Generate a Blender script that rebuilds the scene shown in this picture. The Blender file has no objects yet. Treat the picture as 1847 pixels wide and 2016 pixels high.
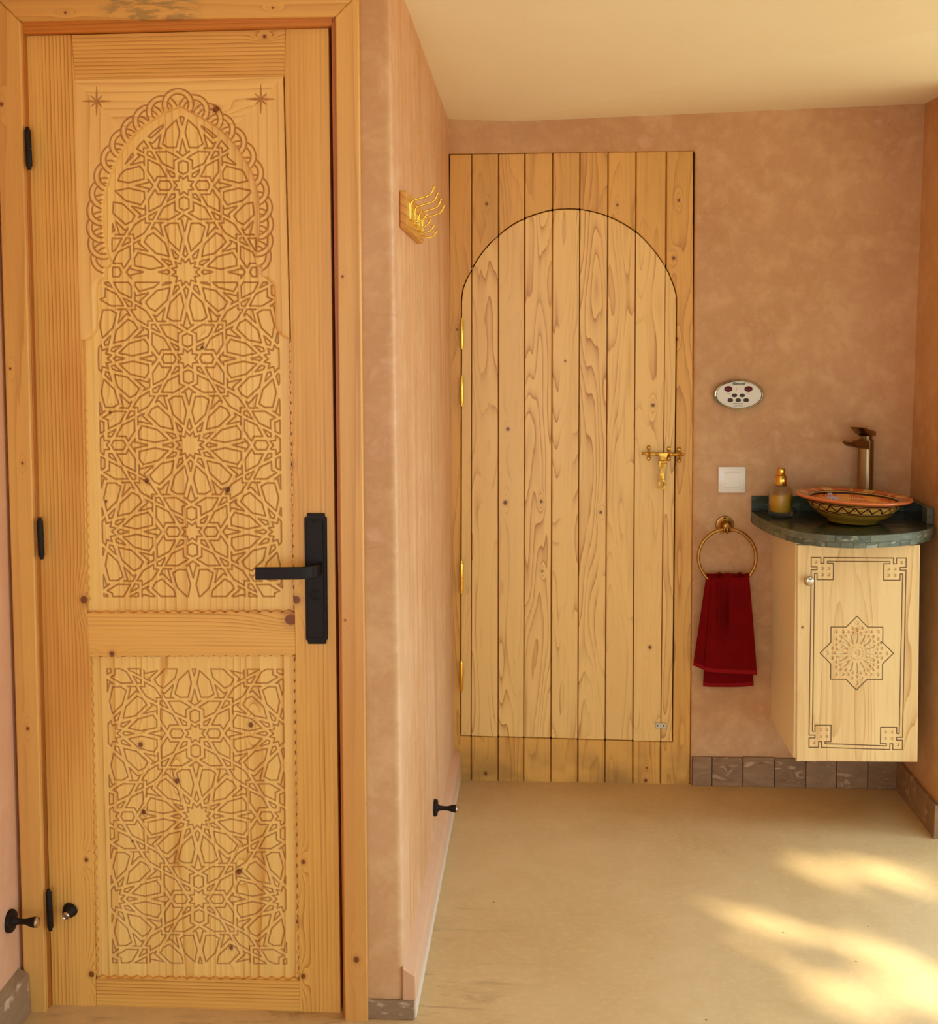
import bpy, bmesh, math, random
import numpy as np
from mathutils import Vector, Matrix
random.seed(7)
SC = bpy.context.scene
COL = SC.collection

# ------------------------------------------------------------------ camera
W_, H_ = 1847, 2016
FPX = 2500.0
PITCH, YAW, ROLL = 0.065, 0.0625, 0.0065
EYE = Vector((0.0, 0.0, 1.5))
_c, _s = math.cos, math.sin
CF = Vector((-_s(YAW)*_c(PITCH), _c(YAW)*_c(PITCH), -_s(PITCH)))
R0 = Vector((_c(YAW), _s(YAW), 0.0))
U0 = R0.cross(CF)
CR = R0*_c(ROLL) - U0*_s(ROLL)
CU = U0*_c(ROLL) + R0*_s(ROLL)
PPX = 1045.0 - FPX*CR.y/CF.y
PPY = 617.0 + FPX*CU.y/CF.y
cam_d = bpy.data.cameras.new('camera')
cam = bpy.data.objects.new('camera', cam_d)
COL.objects.link(cam)
SC.camera = cam
cam.matrix_world = Matrix(((CR.x, CU.x, -CF.x, EYE.x), (CR.y, CU.y, -CF.y, EYE.y), (CR.z, CU.z, -CF.z, EYE.z), (0, 0, 0, 1)))
cam_d.sensor_fit = 'VERTICAL'
cam_d.sensor_height = 24.0
cam_d.lens = 24.0*FPX/H_
cam_d.shift_x = (W_/2 - PPX)/H_
cam_d.shift_y = (PPY - H_/2)/H_
cam_d.clip_start = 0.05

# ------------------------------------------------------------------ world, sun, exposure
wd = bpy.data.worlds.new('sky'); SC.world = wd
wd.use_nodes = True
wd.node_tree.nodes['Background'].inputs[0].default_value = (0.73, 1.0, 1.20, 1)
wd.node_tree.nodes['Background'].inputs[1].default_value = 3.7
SUN_EL = math.radians(27.0)
SUN_DIR = Vector((0.68*_c(SUN_EL), -0.73*_c(SUN_EL), _s(SUN_EL))).normalized()   # towards the sun
sl = bpy.data.lights.new('sun', 'SUN'); sl.energy = 10.5; sl.angle = math.radians(0.8); sl.color = (1.0, 0.96, 0.72)
so = bpy.data.objects.new('sun', sl); COL.objects.link(so)
so.rotation_euler = SUN_DIR.to_track_quat('Z', 'Y').to_euler(); so.location = (6, -6, 6)
SC.view_settings.view_transform = 'Standard'
SC.view_settings.look = 'None'
SC.view_settings.gamma = 1.0
SC.view_settings.use_curve_mapping = False
SC.view_settings.exposure = 0.21
SC.cycles.max_bounces = 8
SC.cycles.diffuse_bounces = 5
SC.cycles.use_adaptive_sampling = True
SC.cycles.adaptive_threshold = 0.02
SC.cycles.sample_clamp_indirect = 6.0
SC.cycles.caustics_reflective = False

# ------------------------------------------------------------------ survey helpers
YB, YF = 3.99, 2.61            # depth of the back wall and of the wall with the carved door
def ray(x, y):
    return CF + CR*((x-PPX)/FPX) - CU*((y-PPY)/FPX)
def PY(x, y, Y):
    d = ray(x, y); t = (Y-EYE.y)/d.y; return EYE + d*t
def PZ(x, y, Z):
    d = ray(x, y); t = (Z-EYE.z)/d.z; return EYE + d*t
def PXp(x, y, X):
    d = ray(x, y); t = (X-EYE.x)/d.x; return EYE + d*t
def PYa(xa, ya, Y):
    xa = np.asarray(xa, float); ya = np.asarray(ya, float)
    d = [CF[i] + CR[i]*((xa-PPX)/FPX) - CU[i]*((ya-PPY)/FPX) for i in range(3)]
    t = Y/d[1]
    return np.stack([d[0]*t, d[1]*t, EYE.z + d[2]*t], -1)

# ------------------------------------------------------------------ object helpers
def lk(o): COL.objects.link(o); return o
def setp(o, label=None, cat=None, group=None, kind=None):
    if label: o['label'] = label
    if cat: o['category'] = cat
    if group: o['group'] = group
    if kind: o['kind'] = kind
    return o
def empty(name, loc, label=None, cat=None, group=None, kind=None, parent=None):
    o = lk(bpy.data.objects.new(name, None)); o.empty_display_size = 0.05
    o.location = Vector(loc)
    if parent: o.parent = parent; o.location = Vector(loc) - wpos(parent)
    return setp(o, label, cat, group, kind)
def wpos(o):
    v = Vector((0, 0, 0))
    while o: v += o.location; o = o.parent
    return v
class MB:
    """collects shapes in world coordinates; build() links them as one mesh object"""
    def __init__(s): s.v = []; s.f = []; s.m = []
    def add(s, vs, fs, mi=0):
        b = len(s.v); s.v += [tuple(p) for p in vs]; s.f += [tuple(i+b for i in f) for f in fs]; s.m += [mi]*len(fs); return s
    def box(s, x0, x1, y0, y1, z0, z1, mi=0):
        vs = [(x0,y0,z0),(x1,y0,z0),(x1,y1,z0),(x0,y1,z0),(x0,y0,z1),(x1,y0,z1),(x1,y1,z1),(x0,y1,z1)]
        return s.add(vs, [(0,3,2,1),(4,5,6,7),(0,1,5,4),(1,2,6,5),(2,3,7,6),(3,0,4,7)], mi)
    def prism(s, pts, off, mi=0):
        """pts: world points of the front outline, off: vector to the back"""
        n = len(pts); off = Vector(off); p = [Vector(q) for q in pts]
        nrm = Vector((0, 0, 0))
        for i in range(n): nrm += p[i].cross(p[(i+1) % n])
        if nrm.dot(off) > 0: p.reverse()
        vs = p + [q+off for q in p]
        fs = [tuple(range(n)), tuple(range(2*n-1, n-1, -1))] + [(i, i+n, (i+1) % n + n, (i+1) % n) for i in range(n)]
        return s.add(vs, fs, mi)
    def hexa(s, a, b, mi=0):
        """a, b: two quads of world points"""
        return s.add(list(a)+list(b), [(0,1,2,3),(7,6,5,4),(0,4,5,1),(1,5,6,2),(2,6,7,3),(3,7,4,0)], mi)
    def tube(s, path, r, n=10, closed=False, mi=0, up=None):
        path = [Vector(p) for p in path]; m = len(path)
        rs = r if isinstance(r, (list, tuple)) else [r]*m
        vs = []; fs = []
        prev = None
        for i in range(m):
            if closed: t = path[(i+1) % m] - path[i-1]
            else: t = path[min(i+1, m-1)] - path[max(i-1, 0)]
            t.normalize()
            if prev is None:
                a = Vector((0, 0, 1)) if abs(t.z) < 0.9 else Vector((0, 1, 0))
                u = t.cross(a).normalized()
            else:
                u = (prev - t*prev.dot(t)).normalized()
            prev = u; w = t.cross(u)
            for k in range(n):
                a = 2*math.pi*k/n
                vs.append(path[i] + (u*math.cos(a) + w*math.sin(a))*rs[i])
        L = m if closed else m-1
        for i in range(L):
            for k in range(n):
                a = i*n+k; b = i*n+(k+1) % n; c = ((i+1) % m)*n+(k+1) % n; d = ((i+1) % m)*n+k
                fs.append((a, d, c, b))
        if not closed:
            fs.append(tuple(range(n))); fs.append(tuple(range(m*n-1, (m-1)*n-1, -1)))
        return s.add(vs, fs, mi)
    def lathe(s, prof, c, axis=(0, 0, 1), n=32, mi=0, sx=1.0, sy=1.0, u=None):
        """prof: (radius, height) pairs along axis from c"""
        ax = Vector(axis).normalized(); c = Vector(c)
        if u is None:
            a = Vector((0, 0, 1)) if abs(ax.z) < 0.9 else Vector((1, 0, 0))
            u = ax.cross(a).normalized() if abs(ax.z) < .9 else Vector((1, 0, 0))
        u = Vector(u); w = ax.cross(u)
        vs = []; fs = []
        rings = []
        for r, h in prof:
            if r < 1e-6: rings.append([len(vs)]); vs.append(c+ax*h)
            else:
                rings.append(list(range(len(vs), len(vs)+n)))
                for k in range(n):
                    a = 2*math.pi*k/n; vs.append(c + ax*h + u*(math.cos(a)*r*sx) + w*(math.sin(a)*r*sy))
        for i in range(len(rings)-1):
            A, B = rings[i], rings[i+1]
            for k in range(n):
                k2 = (k+1) % n
                if len(A) == 1 and len(B) == 1: continue
                if len(A) == 1: fs.append((A[0], B[k2], B[k]))
                elif len(B) == 1: fs.append((A[k], A[k2], B[0]))
                else: fs.append((A[k], A[k2], B[k2], B[k]))
        if len(rings[0]) > 1: fs.append(tuple(reversed(rings[0])))
        if len(rings[-1]) > 1: fs.append(tuple(rings[-1]))
        return s.add(vs, fs, mi)
    def build(s, name, mat, parent=None, bevel=0, seg=1, smooth=None, label=None, cat=None, group=None, kind=None, origin=None, normals=True):
        me = bpy.data.meshes.new(name)
        V = np.array(s.v, float)
        if origin is None:
            origin = Vector(((V[:,0].min()+V[:,0].max())/2, (V[:,1].min()+V[:,1].max())/2, V[:,2].min()))
        origin = Vector(origin)
        me.from_pydata([(p[0]-origin.x, p[1]-origin.y, p[2]-origin.z) for p in s.v], [], s.f)
        me.polygons.foreach_set('material_index', s.m)
        if bevel or normals:
            bm = bmesh.new(); bm.from_mesh(me)
            if normals: bmesh.ops.recalc_face_normals(bm, faces=bm.faces)
            if bevel:
                ed = [e for e in bm.edges if len(e.link_faces) == 2 and e.calc_face_angle(0) > 0.6]
                bmesh.ops.bevel(bm, geom=ed, offset=bevel, segments=seg, affect='EDGES', profile=0.5, clamp_overlap=True)
            bm.to_mesh(me); bm.free()
        if smooth is not None:
            me.shade_smooth(); me.set_sharp_from_angle(angle=math.radians(smooth))
        for m in (mat if isinstance(mat, (list, tuple)) else [mat]): me.materials.append(m)
        o = lk(bpy.data.objects.new(name, me))
        if parent: o.parent = parent; o.location = origin - wpos(parent)
        else: o.location = origin
        return setp(o, label, cat, group, kind)
def quadpx(q, Y): return [PY(x, y, Y) for x, y in q]
def slab(q, Y, th, name, mat, parent=None, bevel=0.0015, **k):
    return MB().prism(quadpx(q, Y), (0, th, 0)).build(name, mat, parent, bevel=bevel, **k)

# ------------------------------------------------------------------ shader helpers
def lin(c):
    return tuple(((v/255)/12.92 if v/255 <= .04045 else ((v/255+.055)/1.055)**2.4) for v in c)
class S:
    """a shader socket with arithmetic"""
    def __init__(s, g, k): s.g = g; s.k = k
    def _m(s, op, *o):
        n = s.g.t.nodes.new('ShaderNodeMath'); n.operation = op
        for i, a in enumerate((s,)+o):
            if isinstance(a, S): s.g.t.links.new(a.k, n.inputs[i])
            else: n.inputs[i].default_value = a
        return S(s.g, n.outputs[0])
    def __add__(s, o): return s._m('ADD', o)
    __radd__ = __add__
    def __sub__(s, o): return s._m('SUBTRACT', o)
    def __rsub__(s, o): return s.g.val(o)._m('SUBTRACT', s)
    def __mul__(s, o): return s._m('MULTIPLY', o)
    __rmul__ = __mul__
    def __truediv__(s, o): return s._m('DIVIDE', o)
    def __neg__(s): return s*-1.0
    def abs(s): return s._m('ABSOLUTE')
    def pow(s, e): return s._m('POWER', e)
    def sin(s): return s._m('SINE')
    def fract(s): return s._m('FRACT')
    def floor(s): return s._m('FLOOR')
    def sqrt(s): return s._m('SQRT')
    def min(s, o): return s._m('MINIMUM', o)
    def max(s, o): return s._m('MAXIMUM', o)
    def lt(s, o): return s._m('LESS_THAN', o)
    def gt(s, o): return s._m('GREATER_THAN', o)
    def atan2(s, o): return s._m('ARCTAN2', o)
    def pingpong(s, o): return s._m('PINGPONG', o)
    def exp(s): return s._m('EXPONENT')
    def step(s, a, b):
        """smoothstep from a to b (a may exceed b)"""
        n = s.g.t.nodes.new('ShaderNodeMapRange'); n.interpolation_type = 'SMOOTHSTEP'
        lo, hi = (a, b) if a < b else (b, a)
        s.g.t.links.new(s.k, n.inputs[0]); n.inputs[1].default_value = lo; n.inputs[2].default_value = hi
        n.inputs[3].default_value = 0.0 if a < b else 1.0; n.inputs[4].default_value = 1.0 if a < b else 0.0
        return S(s.g, n.outputs[0])
class G:
    def __init__(s, name):
        s.mat = bpy.data.materials.new(name); s.mat.use_nodes = True
        s.t = s.mat.node_tree; s.b = s.t.nodes['Principled BSDF']
        s.geo = s.t.nodes.new('ShaderNodeNewGeometry')
        x = s.t.nodes.new('ShaderNodeSeparateXYZ'); s.t.links.new(s.geo.outputs['Position'], x.inputs[0])
        s.X, s.Y, s.Z = (S(s, x.outputs[i]) for i in range(3))
    def objco(s):
        tc = s.t.nodes.new('ShaderNodeTexCoord'); x = s.t.nodes.new('ShaderNodeSeparateXYZ')
        s.t.links.new(tc.outputs['Object'], x.inputs[0])
        return tuple(S(s, x.outputs[i]) for i in range(3))
    def rnd(s):
        o = s.t.nodes.new('ShaderNodeObjectInfo'); return S(s, o.outputs['Random'])
    def val(s, v):
        n = s.t.nodes.new('ShaderNodeValue'); n.outputs[0].default_value = v; return S(s, n.outputs[0])
    def attr(s, name):
        n = s.t.nodes.new('ShaderNodeAttribute'); n.attribute_name = name; return S(s, n.outputs['Fac'])
    def vec(s, x, y, z):
        n = s.t.nodes.new('ShaderNodeCombineXYZ')
        for i, a in enumerate((x, y, z)):
            if isinstance(a, S): s.t.links.new(a.k, n.inputs[i])
            else: n.inputs[i].default_value = a
        return n.outputs[0]
    def noise(s, x, y, z, scale=1.0, detail=2.0, rough=0.5, dist=0.0):
        n = s.t.nodes.new('ShaderNodeTexNoise'); n.inputs['Scale'].default_value = scale
        n.inputs['Detail'].default_value = detail; n.inputs['Roughness'].default_value = rough; n.inputs['Distortion'].default_value = dist
        s.t.links.new(s.vec(x, y, z), n.inputs['Vector']); return S(s, n.outputs['Fac'])
    def voro(s, x, y, z, scale=1.0, feat='F1'):
        n = s.t.nodes.new('ShaderNodeTexVoronoi'); n.feature = feat; n.inputs['Scale'].default_value = scale
        s.t.links.new(s.vec(x, y, z), n.inputs['Vector']); return S(s, n.outputs['Distance'])
    def col(s, c):
        n = s.t.nodes.new('ShaderNodeRGB'); n.outputs[0].default_value = (*lin(c), 1); return n.outputs[0]
    def mix(s, a, b, f):
        n = s.t.nodes.new('ShaderNodeMix'); n.data_type = 'RGBA'
        if isinstance(a, tuple): a = s.col(a)
        if isinstance(b, tuple): b = s.col(b)
        s.t.links.new(a, n.inputs[6]); s.t.links.new(b, n.inputs[7])
        if isinstance(f, S): s.t.links.new(f.k, n.inputs[0])
        else: n.inputs[0].default_value = f
        return n.outputs[2]
    def out(s, color, rough=0.5, metal=0.0, bump=None, bs=0.3, bd=0.001, spec=None, coat=None):
        if isinstance(color, tuple): s.b.inputs['Base Color'].default_value = (*lin(color), 1)
        else: s.t.links.new(color, s.b.inputs['Base Color'])
        if isinstance(rough, S): s.t.links.new(rough.k, s.b.inputs['Roughness'])
        else: s.b.inputs['Roughness'].default_value = rough
        s.b.inputs['Metallic'].default_value = metal
        if spec is not None: s.b.inputs['Specular IOR Level'].default_value = spec
        if coat: s.b.inputs['Coat Weight'].default_value = coat; s.b.inputs['Coat Roughness'].default_value = 0.15
        if bump is not None:
            n = s.t.nodes.new('ShaderNodeBump'); n.inputs['Strength'].default_value = bs; n.inputs['Distance'].default_value = bd
            s.t.links.new(bump.k, n.inputs['Height']); s.t.links.new(n.outputs[0], s.b.inputs['Normal'])
        return s.mat
def plain(name, c, rough=0.5, metal=0.0, **k): return G(name).out(c, rough, metal, **k)

def wood(name, light, dark, axis='z', K=90.0, R=6.0, sx=5.0, sz=0.5, rough=0.38, knots=(), amt=0.6, carve=False, tint=None, seed=0.0, off=0.08, spec=0.4, burn_shade=(144, 56, 0), burn_shade_amt=0.68, dirt=False, stain=None):
    """pine: growth rings as contour lines of a stretched noise, fibres, knots at surveyed places"""
    g = G(name)
    a, l, y = (g.X, g.Z, g.Y) if axis == 'z' else ((g.Z, g.X, g.Y) if axis == 'x' else (g.Z, g.Y, g.X))
    r = g.rnd()*37.0 + seed
    t = g.noise(a*sx, l*sz, r, 1.0, 1.5, 0.45)*R + (a + y*0.6)*K
    t = t + g.noise(a*60.0, l*1.6, r + 5.0, 1.0, 2.0)*0.5
    kn = None
    for kx, kz, kr in knots:
        da, dl = (g.X-kx, g.Z-kz) if axis != 'x' else (g.Z-kz, g.X-kx)
        d = (da*da + dl*dl*0.75).sqrt()
        d2 = (da*da + dl*dl*0.12)
        t = t + (d2*(-1.0/(2*(kr*1.5)**2))).exp()*2.2
        m = d.step(kr*1.1, kr*0.7)
        halo = d.step(kr*2.2, kr*0.8)*0.25
        m = m.max(halo)
        kn = m if kn is None else kn.max(m)
    f = t.fract()
    ring = (f.pow(1.6)*0.35 + f.pow(7.0)*0.9)*f.step(1.0, 0.95)
    w = g.noise(a*20.0, l*0.6, r+9.0, 1.0, 2.0)
    ring = ring*(w.step(0.36, 0.6)*0.85+0.15)
    fib = g.noise(a*700.0, l*14.0, r, 1.0, 2.0)
    fib2 = g.noise(a*160.0, l*4.0, r+3.0, 1.0, 2.0)
    broad = g.noise(a*11.0, l*0.9, r+20.0, 1.0, 2.5)
    fac = ring*amt*1.35 + (fib-0.5)*0.30 + (fib2-0.5)*0.45 + (broad-0.5)*0.8 + off
    fac = fac.max(0.0).min(1.0)
    c = g.mix(light, dark, fac)
    if tint: c = g.mix(c, tint, g.noise(a*7.0, l*1.2, r+50.0, 1.0, 2.0).step(0.45, 0.72)*0.5)
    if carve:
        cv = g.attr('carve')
        c = g.mix(c, burn_shade, cv*burn_shade_amt)  # groove colour: pooled varnish, burnt lines, and recess shade painted in
    if kn is not None: c = g.mix(c, (112, 46, 8), kn*0.92)
    if stain:
        x0, x1 = stain
        sm = g.X.step(x0-.02, x0+.03)*g.X.step(x1+.02, x1-.03)*g.noise(g.X*22.0, g.Z*90.0, 0.0, 1.0, 4.0, .65).step(.42, .58)
        c = g.mix(c, (126, 108, 66), sm*0.6)
    if dirt:
        dm = g.Z.step(0.16, 0.0)*g.noise(g.X*6.0, g.Z*9.0, 0.0, 1.0, 3.0).step(0.35, 0.65)
        c = g.mix(c, (96, 66, 40), dm*0.5)
    return g.out(c, rough, bump=fib*0.6+ring*0.25, bs=0.14, bd=0.0004, spec=spec)
# ------------------------------------------------------------------ materials
def kpx(lst, Y): return [(PY(x, y, Y).x, PY(x, y, Y).z, r*Y/FPX*(.72 if Y > 3.7 else .92)) for x, y, r in lst]
def tadelakt(name, a, b, c, streak=False):
    g = G(name)
    u = g.X+g.Y
    n1 = g.noise(g.X*1.0, g.Y*1.0, g.Z*1.0, 2.2, 4.0, 0.55, 0.2)
    n2 = g.noise(g.X*1.0, g.Y*1.0, g.Z*1.0, 12.0, 5.0, 0.62, 0.25)
    n3 = g.noise(g.X*1.0, g.Y*1.0, g.Z*1.0, 38.0, 4.0, 0.6, 0.4)
    col = g.mix(a, b, (n1-0.5)*1.9+(n2-0.5)*2.6+(n3-0.5)*0.8+0.5)
    col = g.mix(col, c, n2.step(0.52, 0.72)*0.6)
    h = n3*0.5+n2*0.6
    if streak:
        st = g.noise(g.X*18.0, g.Y*18.0, g.Z*1.1, 1.0, 4.0, 0.65)
        st2 = g.noise(g.X*60.0, g.Y*60.0, g.Z*3.0, 1.0, 3.0, 0.65)
        band = g.Y.step(2.62, 2.75)
        col = g.mix(col, (196, 124, 62), (st-0.47).max(0.0)*3.0*band)
        col = g.mix(col, (236, 176, 112), (st2-0.5).max(0.0)*2.6*band)
        h = h + st*0.8
    else:
        col = g.mix(col, c, (n3-0.5).max(0.0)*1.2)
    cr = g.voro(g.X+(n2-0.5)*0.25, g.Y*0.4, g.Z*1.3+(n1-0.5)*0.3, 1.6, 'DISTANCE_TO_EDGE')
    col = g.mix(col, (150, 84, 44), cr.step(0.007, 0.0)*n1.step(0.5, 0.6)*0.2)
    return g.out(col, 0.5, bump=h, bs=0.35, bd=0.004, spec=0.35)
M_WALL = tadelakt('rose_tadelakt', (214, 168, 120), (190, 136, 84), (222, 174, 136))
M_WALLC = tadelakt('streaked_tadelakt', (220, 172, 130), (202, 146, 100), (230, 184, 146), streak=True)
M_PINK = tadelakt('pink_plaster', (226, 174, 138), (214, 158, 118), (234, 188, 158))
g = G('cream_plaster')
n = g.noise(g.X, g.Y, g.Z, 3.0, 4.0, 0.6); n2 = g.noise(g.X, g.Y, g.Z, 30.0, 4.0, 0.6)
M_CEIL = g.out(g.mix((252, 242, 218), (248, 232, 204), n), 0.75, bump=n2+n*2.0, bs=0.3, bd=0.004, spec=0.2)
g = G('ochre_concrete')
n = g.noise(g.X, g.Y, g.Z, 1.6, 4.0, 0.6, 0.5); n2 = g.noise(g.X, g.Y, g.Z, 55.0, 5.0, 0.65); n3 = g.noise(g.X, g.Y, g.Z, 7.0, 5.0, 0.6, 1.0)
c = g.mix((214, 182, 132), (196, 160, 108), (n-0.5)*2.0+(n3-0.5)*1.0+0.5)
c = g.mix(c, (232, 196, 140), (n2-0.5).max(0.0)*1.5)
sp = g.voro(g.X, g.Y, g.Z, 9.0).step(0.035, 0.02)
c = g.mix(c, (98, 66, 36), sp*0.7)
xe = g.X+0.25
dirt = xe.step(0.34, 0.0)*g.noise(g.X*2.0, g.Y*7.0, 0.0, 2.2, 4.0, 0.65, 1.0).step(0.5, 0.72)*g.Y.step(3.4, 2.7)
c = g.mix(c, (122, 92, 60), dirt*0.6)
M_FLOOR = g.out(c, 0.52, bump=n2*0.5+n3*0.5, bs=0.2, bd=0.003, spec=0.3)
def tilemat(name, a, b, c2):
    g = G(name); r = g.rnd()*9.0
    n = g.noise(g.X, g.Y+r, g.Z*3.0, 9.0, 5.0, 0.62, 1.2); n2 = g.noise(g.X+r, g.Y, g.Z, 34.0, 4.0)
    c = g.mix(a, b, (n-0.5)*2.4+0.5+(g.rnd()-0.5)*0.5)
    c = g.mix(c, c2, n.step(0.56, 0.64)*n2.step(0.4, 0.6)*0.8)
    return g.out(c, 0.5, bump=n+n2*0.5, bs=0.4, bd=0.003, spec=0.3)
M_TILE = tilemat('worn_zellige', (168, 132, 96), (132, 98, 68), (206, 170, 132))
M_GROUT = plain('grout', (96, 70, 50), 0.9)
M_STONE = tilemat('sill_stone', (158, 128, 98), (124, 94, 70), (206, 178, 148))
M_SLATE = tilemat('green_marble', (126, 126, 106), (66, 72, 60), (170, 166, 146))
M_SLATET = tilemat('green_marble_polished', (62, 66, 50), (42, 50, 38), (84, 88, 68))
M_SLATET.node_tree.nodes['Principled BSDF'].inputs['Roughness'].default_value = 0.16
M_GAPSHADE = plain('gap_shade', (26, 8, 12), 0.9)  # near-black colour standing in for the shade inside the door gaps

# carved door woods (varnished amber)
AL, AD = (236, 180, 92), (174, 102, 22)
YD = YF + 0.012                    # face of the carved door's stiles and rails
M_STL = wood('amber_stile', AL, AD, 'z', 120, 3, 4, .25, knots=kpx([(165,1181,9),(170,1693,5),(180,1918,7)], YD), tint=(190,104,28), seed=3, amt=.75)
M_STR = wood('amber_stile_right', AL, AD, 'z', 110, 3, 4, .25, knots=kpx([(570,915,6),(584,1181,9),(597,1697,5),(580,1815,9),(597,1922,6)], YD), seed=11, amt=.75)
M_RAILT = wood('amber_rail', AL, AD, 'x', 120, 3, 4, .25, knots=kpx([(521,72,4)], YD), seed=1, amt=.65)
M_RAILM = wood('amber_rail_knotted', AL, AD, 'x', 120, 3, 4, .25, knots=kpx([(220,1287,6),(573,1220,14)], YD), seed=6, amt=.75)
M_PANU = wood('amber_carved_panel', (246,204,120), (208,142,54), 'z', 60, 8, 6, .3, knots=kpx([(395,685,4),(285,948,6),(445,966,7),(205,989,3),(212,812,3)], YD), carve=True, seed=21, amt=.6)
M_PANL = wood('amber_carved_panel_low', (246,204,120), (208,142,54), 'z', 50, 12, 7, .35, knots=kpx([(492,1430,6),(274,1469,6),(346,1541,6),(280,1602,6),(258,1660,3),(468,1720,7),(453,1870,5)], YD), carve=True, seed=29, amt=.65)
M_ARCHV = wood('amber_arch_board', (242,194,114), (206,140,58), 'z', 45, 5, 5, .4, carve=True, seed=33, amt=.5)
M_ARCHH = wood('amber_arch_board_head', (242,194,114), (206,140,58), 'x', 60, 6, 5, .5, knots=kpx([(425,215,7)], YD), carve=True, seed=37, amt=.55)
M_CASV = wood('amber_casing', (226,170,90), (190,126,50), 'z', 25, 6, 6, .3, knots=kpx([(10,208,4),(27,725,3),(51,910,3),(677,545,3),(682,1217,2.5),(704,1881,7),(61,1429,4)], YF), tint=(206,138,74), seed=41, amt=.45)
g_ = None
M_CASH = wood('amber_casing_head', (226,170,90), (190,126,50), 'x', 30, 6, 5, .5, knots=kpx([(135,29,3),(541,20,2.5)], YF), seed=43, amt=.5, stain=(PY(205, 20, YF).x, PY(392, 20, YF).x))
M_JAMB = wood('amber_jamb', (190,112,36), (140,72,16), 'z', 120, 3, 5, .4, tint=(120,66,24), seed=47, amt=.6)
M_JAMBH = wood('amber_jamb_head', (208,126,44), (164,88,24), 'x', 120, 5, 5, .5, seed=49, amt=.6)
# arched plank door woods
M_LEAF = wood('pale_pine_plank', (246,200,122), (188,122,50), 'z', 10, 13, 11, 1.5, knots=kpx([(1286,798,5),(1066,988,4),(1000,845,5),(1183,1009,4),(1280,1275,5),(1113,711,3),(1068,1125,3),(995,990,6)], YB), seed=61, amt=.8, off=-.06, tint=(234,186,112))
M_SURR = wood('varnished_pine_plank', (230,172,84), (170,102,32), 'z', 10, 12, 11, 1.5, knots=kpx([(1327,508,5),(1333,668,4),(958,401,4),(1337,394,4),(1216,403,3.5),(900,649,3),(1274,1513,3),(956,1524,5),(1272,1538,5)], YB), seed=67, amt=.5, off=0.0, tint=(206,156,74), dirt=True)
M_BACK = plain('joint_brown', (150, 86, 30), 0.7)
# vanity woods
YC = 3.62
M_CABF = wood('natural_pine_front', (240,202,142), (196,138,72), 'z', 12, 13, 8, 1.0, knots=kpx([(1735,1265,2.5),(1580,1235,2.5)], YC), carve=True, seed=71, amt=.6, burn_shade=(84,34,4), burn_shade_amt=1.0)
M_CABS = wood('natural_pine_side', (250,232,190), (234,204,150), 'z', 60, 5, 5, .4, seed=77, amt=.4)
M_RACK = wood('rack_pine', (220,156,64), (168,100,28), 'y', 60, 5, 5, .4, seed=81, amt=.6)

M_BLACK = plain('black_iron', (27, 15, 8), 0.5, 0.0, spec=.22)
M_NICKEL = plain('brushed_nickel', (200, 184, 160), 0.25, 1.0)
M_CHROME = plain('chrome', (186, 176, 160), 0.12, 1.0)
M_BRASS = plain('polished_brass', (240, 186, 70), 0.18, 1.0)
g = G('cast_brass'); n = g.noise(g.X, g.Y, g.Z, 160.0, 3.0); n2 = g.noise(g.X, g.Y, g.Z, 90.0, 2.0)
M_CAST = g.out(g.mix((236, 184, 80), (176, 116, 44), n2.step(.35, .65)), 0.3, 1.0, bump=n, bs=.5, bd=.001)
M_OLDB = plain('aged_brass', (176, 130, 66), 0.34, 1.0)
M_FAUCET = plain('bronze_faucet', (150, 126, 90), 0.28, 1.0)
M_GOLD = plain('gold_cap', (226, 172, 74), 0.2, 1.0)
M_WHITE = plain('white_plastic', (240, 232, 222), 0.22)
M_FACE = plain('panel_face', (226, 218, 206), 0.35)
M_DISP = plain('display_red', (92, 12, 14), 0.3, spec=.2)
M_BTN = plain('rubber_button', (46, 34, 32), 0.5)
M_INK = plain('black_ink', (10, 6, 6), 0.8, spec=.05)
M_GREY = plain('grey_ink', (150, 140, 130), 0.5)
M_ALU = plain('worn_aluminium', (206, 192, 168), 0.4, 0.8)
g = G('crimson_terry'); n = g.noise(g.X, g.Y, g.Z, 900.0, 2.0); n2 = g.noise(g.X, g.Y, g.Z, 22.0, 3.0)
M_TOWEL = g.out(g.mix((126, 10, 12), (98, 4, 8), n2), 0.95, bump=n, bs=.6, bd=.001, spec=.1)
M_HEM = plain('crimson_hem', (138, 14, 20), 0.85, spec=.15)
# ------------------------------------------------------------------ room shell
ST = 'structure'
XL = -1.047
def zl(v): return v
# floor
fl = MB().box(-1.5, 6.0, -1.6, 4.3, -0.12, 0.0)
fl.build('floor', M_FLOOR, None, label='ochre polished concrete floor with sun dapples', cat='floor', kind=ST)
# ceiling: flat over the washbasin, rising a little towards the carved door
cz = [(-1.3, 4.2, 2.10), (-0.25, 4.2, 2.088), (1.4, 4.2, 2.132), (-1.3, 2.4, 2.24), (-0.28, 2.4, 2.235), (1.4, 2.4, 2.14), (-1.3, -1.5, 2.26), (-0.28, -1.5, 2.26), (1.4, -1.5, 2.16)]
m = MB()
v = [Vector(p) for p in cz]; v += [p+Vector((0, 0, .15)) for p in v]
f = []
for j in range(2):
    for i in range(2):
        a = j*3+i; f.append((a, a+1, a+4, a+3)); f.append((a+9, a+12, a+13, a+10))
for a, b in ((0,1),(1,2),(2,5),(5,8),(8,7),(7,6),(6,3),(3,0)): f.append((a, b, b+9, a+9))
m.add(v, f); m.build('ceiling', M_CEIL, None, label='smooth cream plaster ceiling', cat='ceiling', kind=ST)
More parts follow.
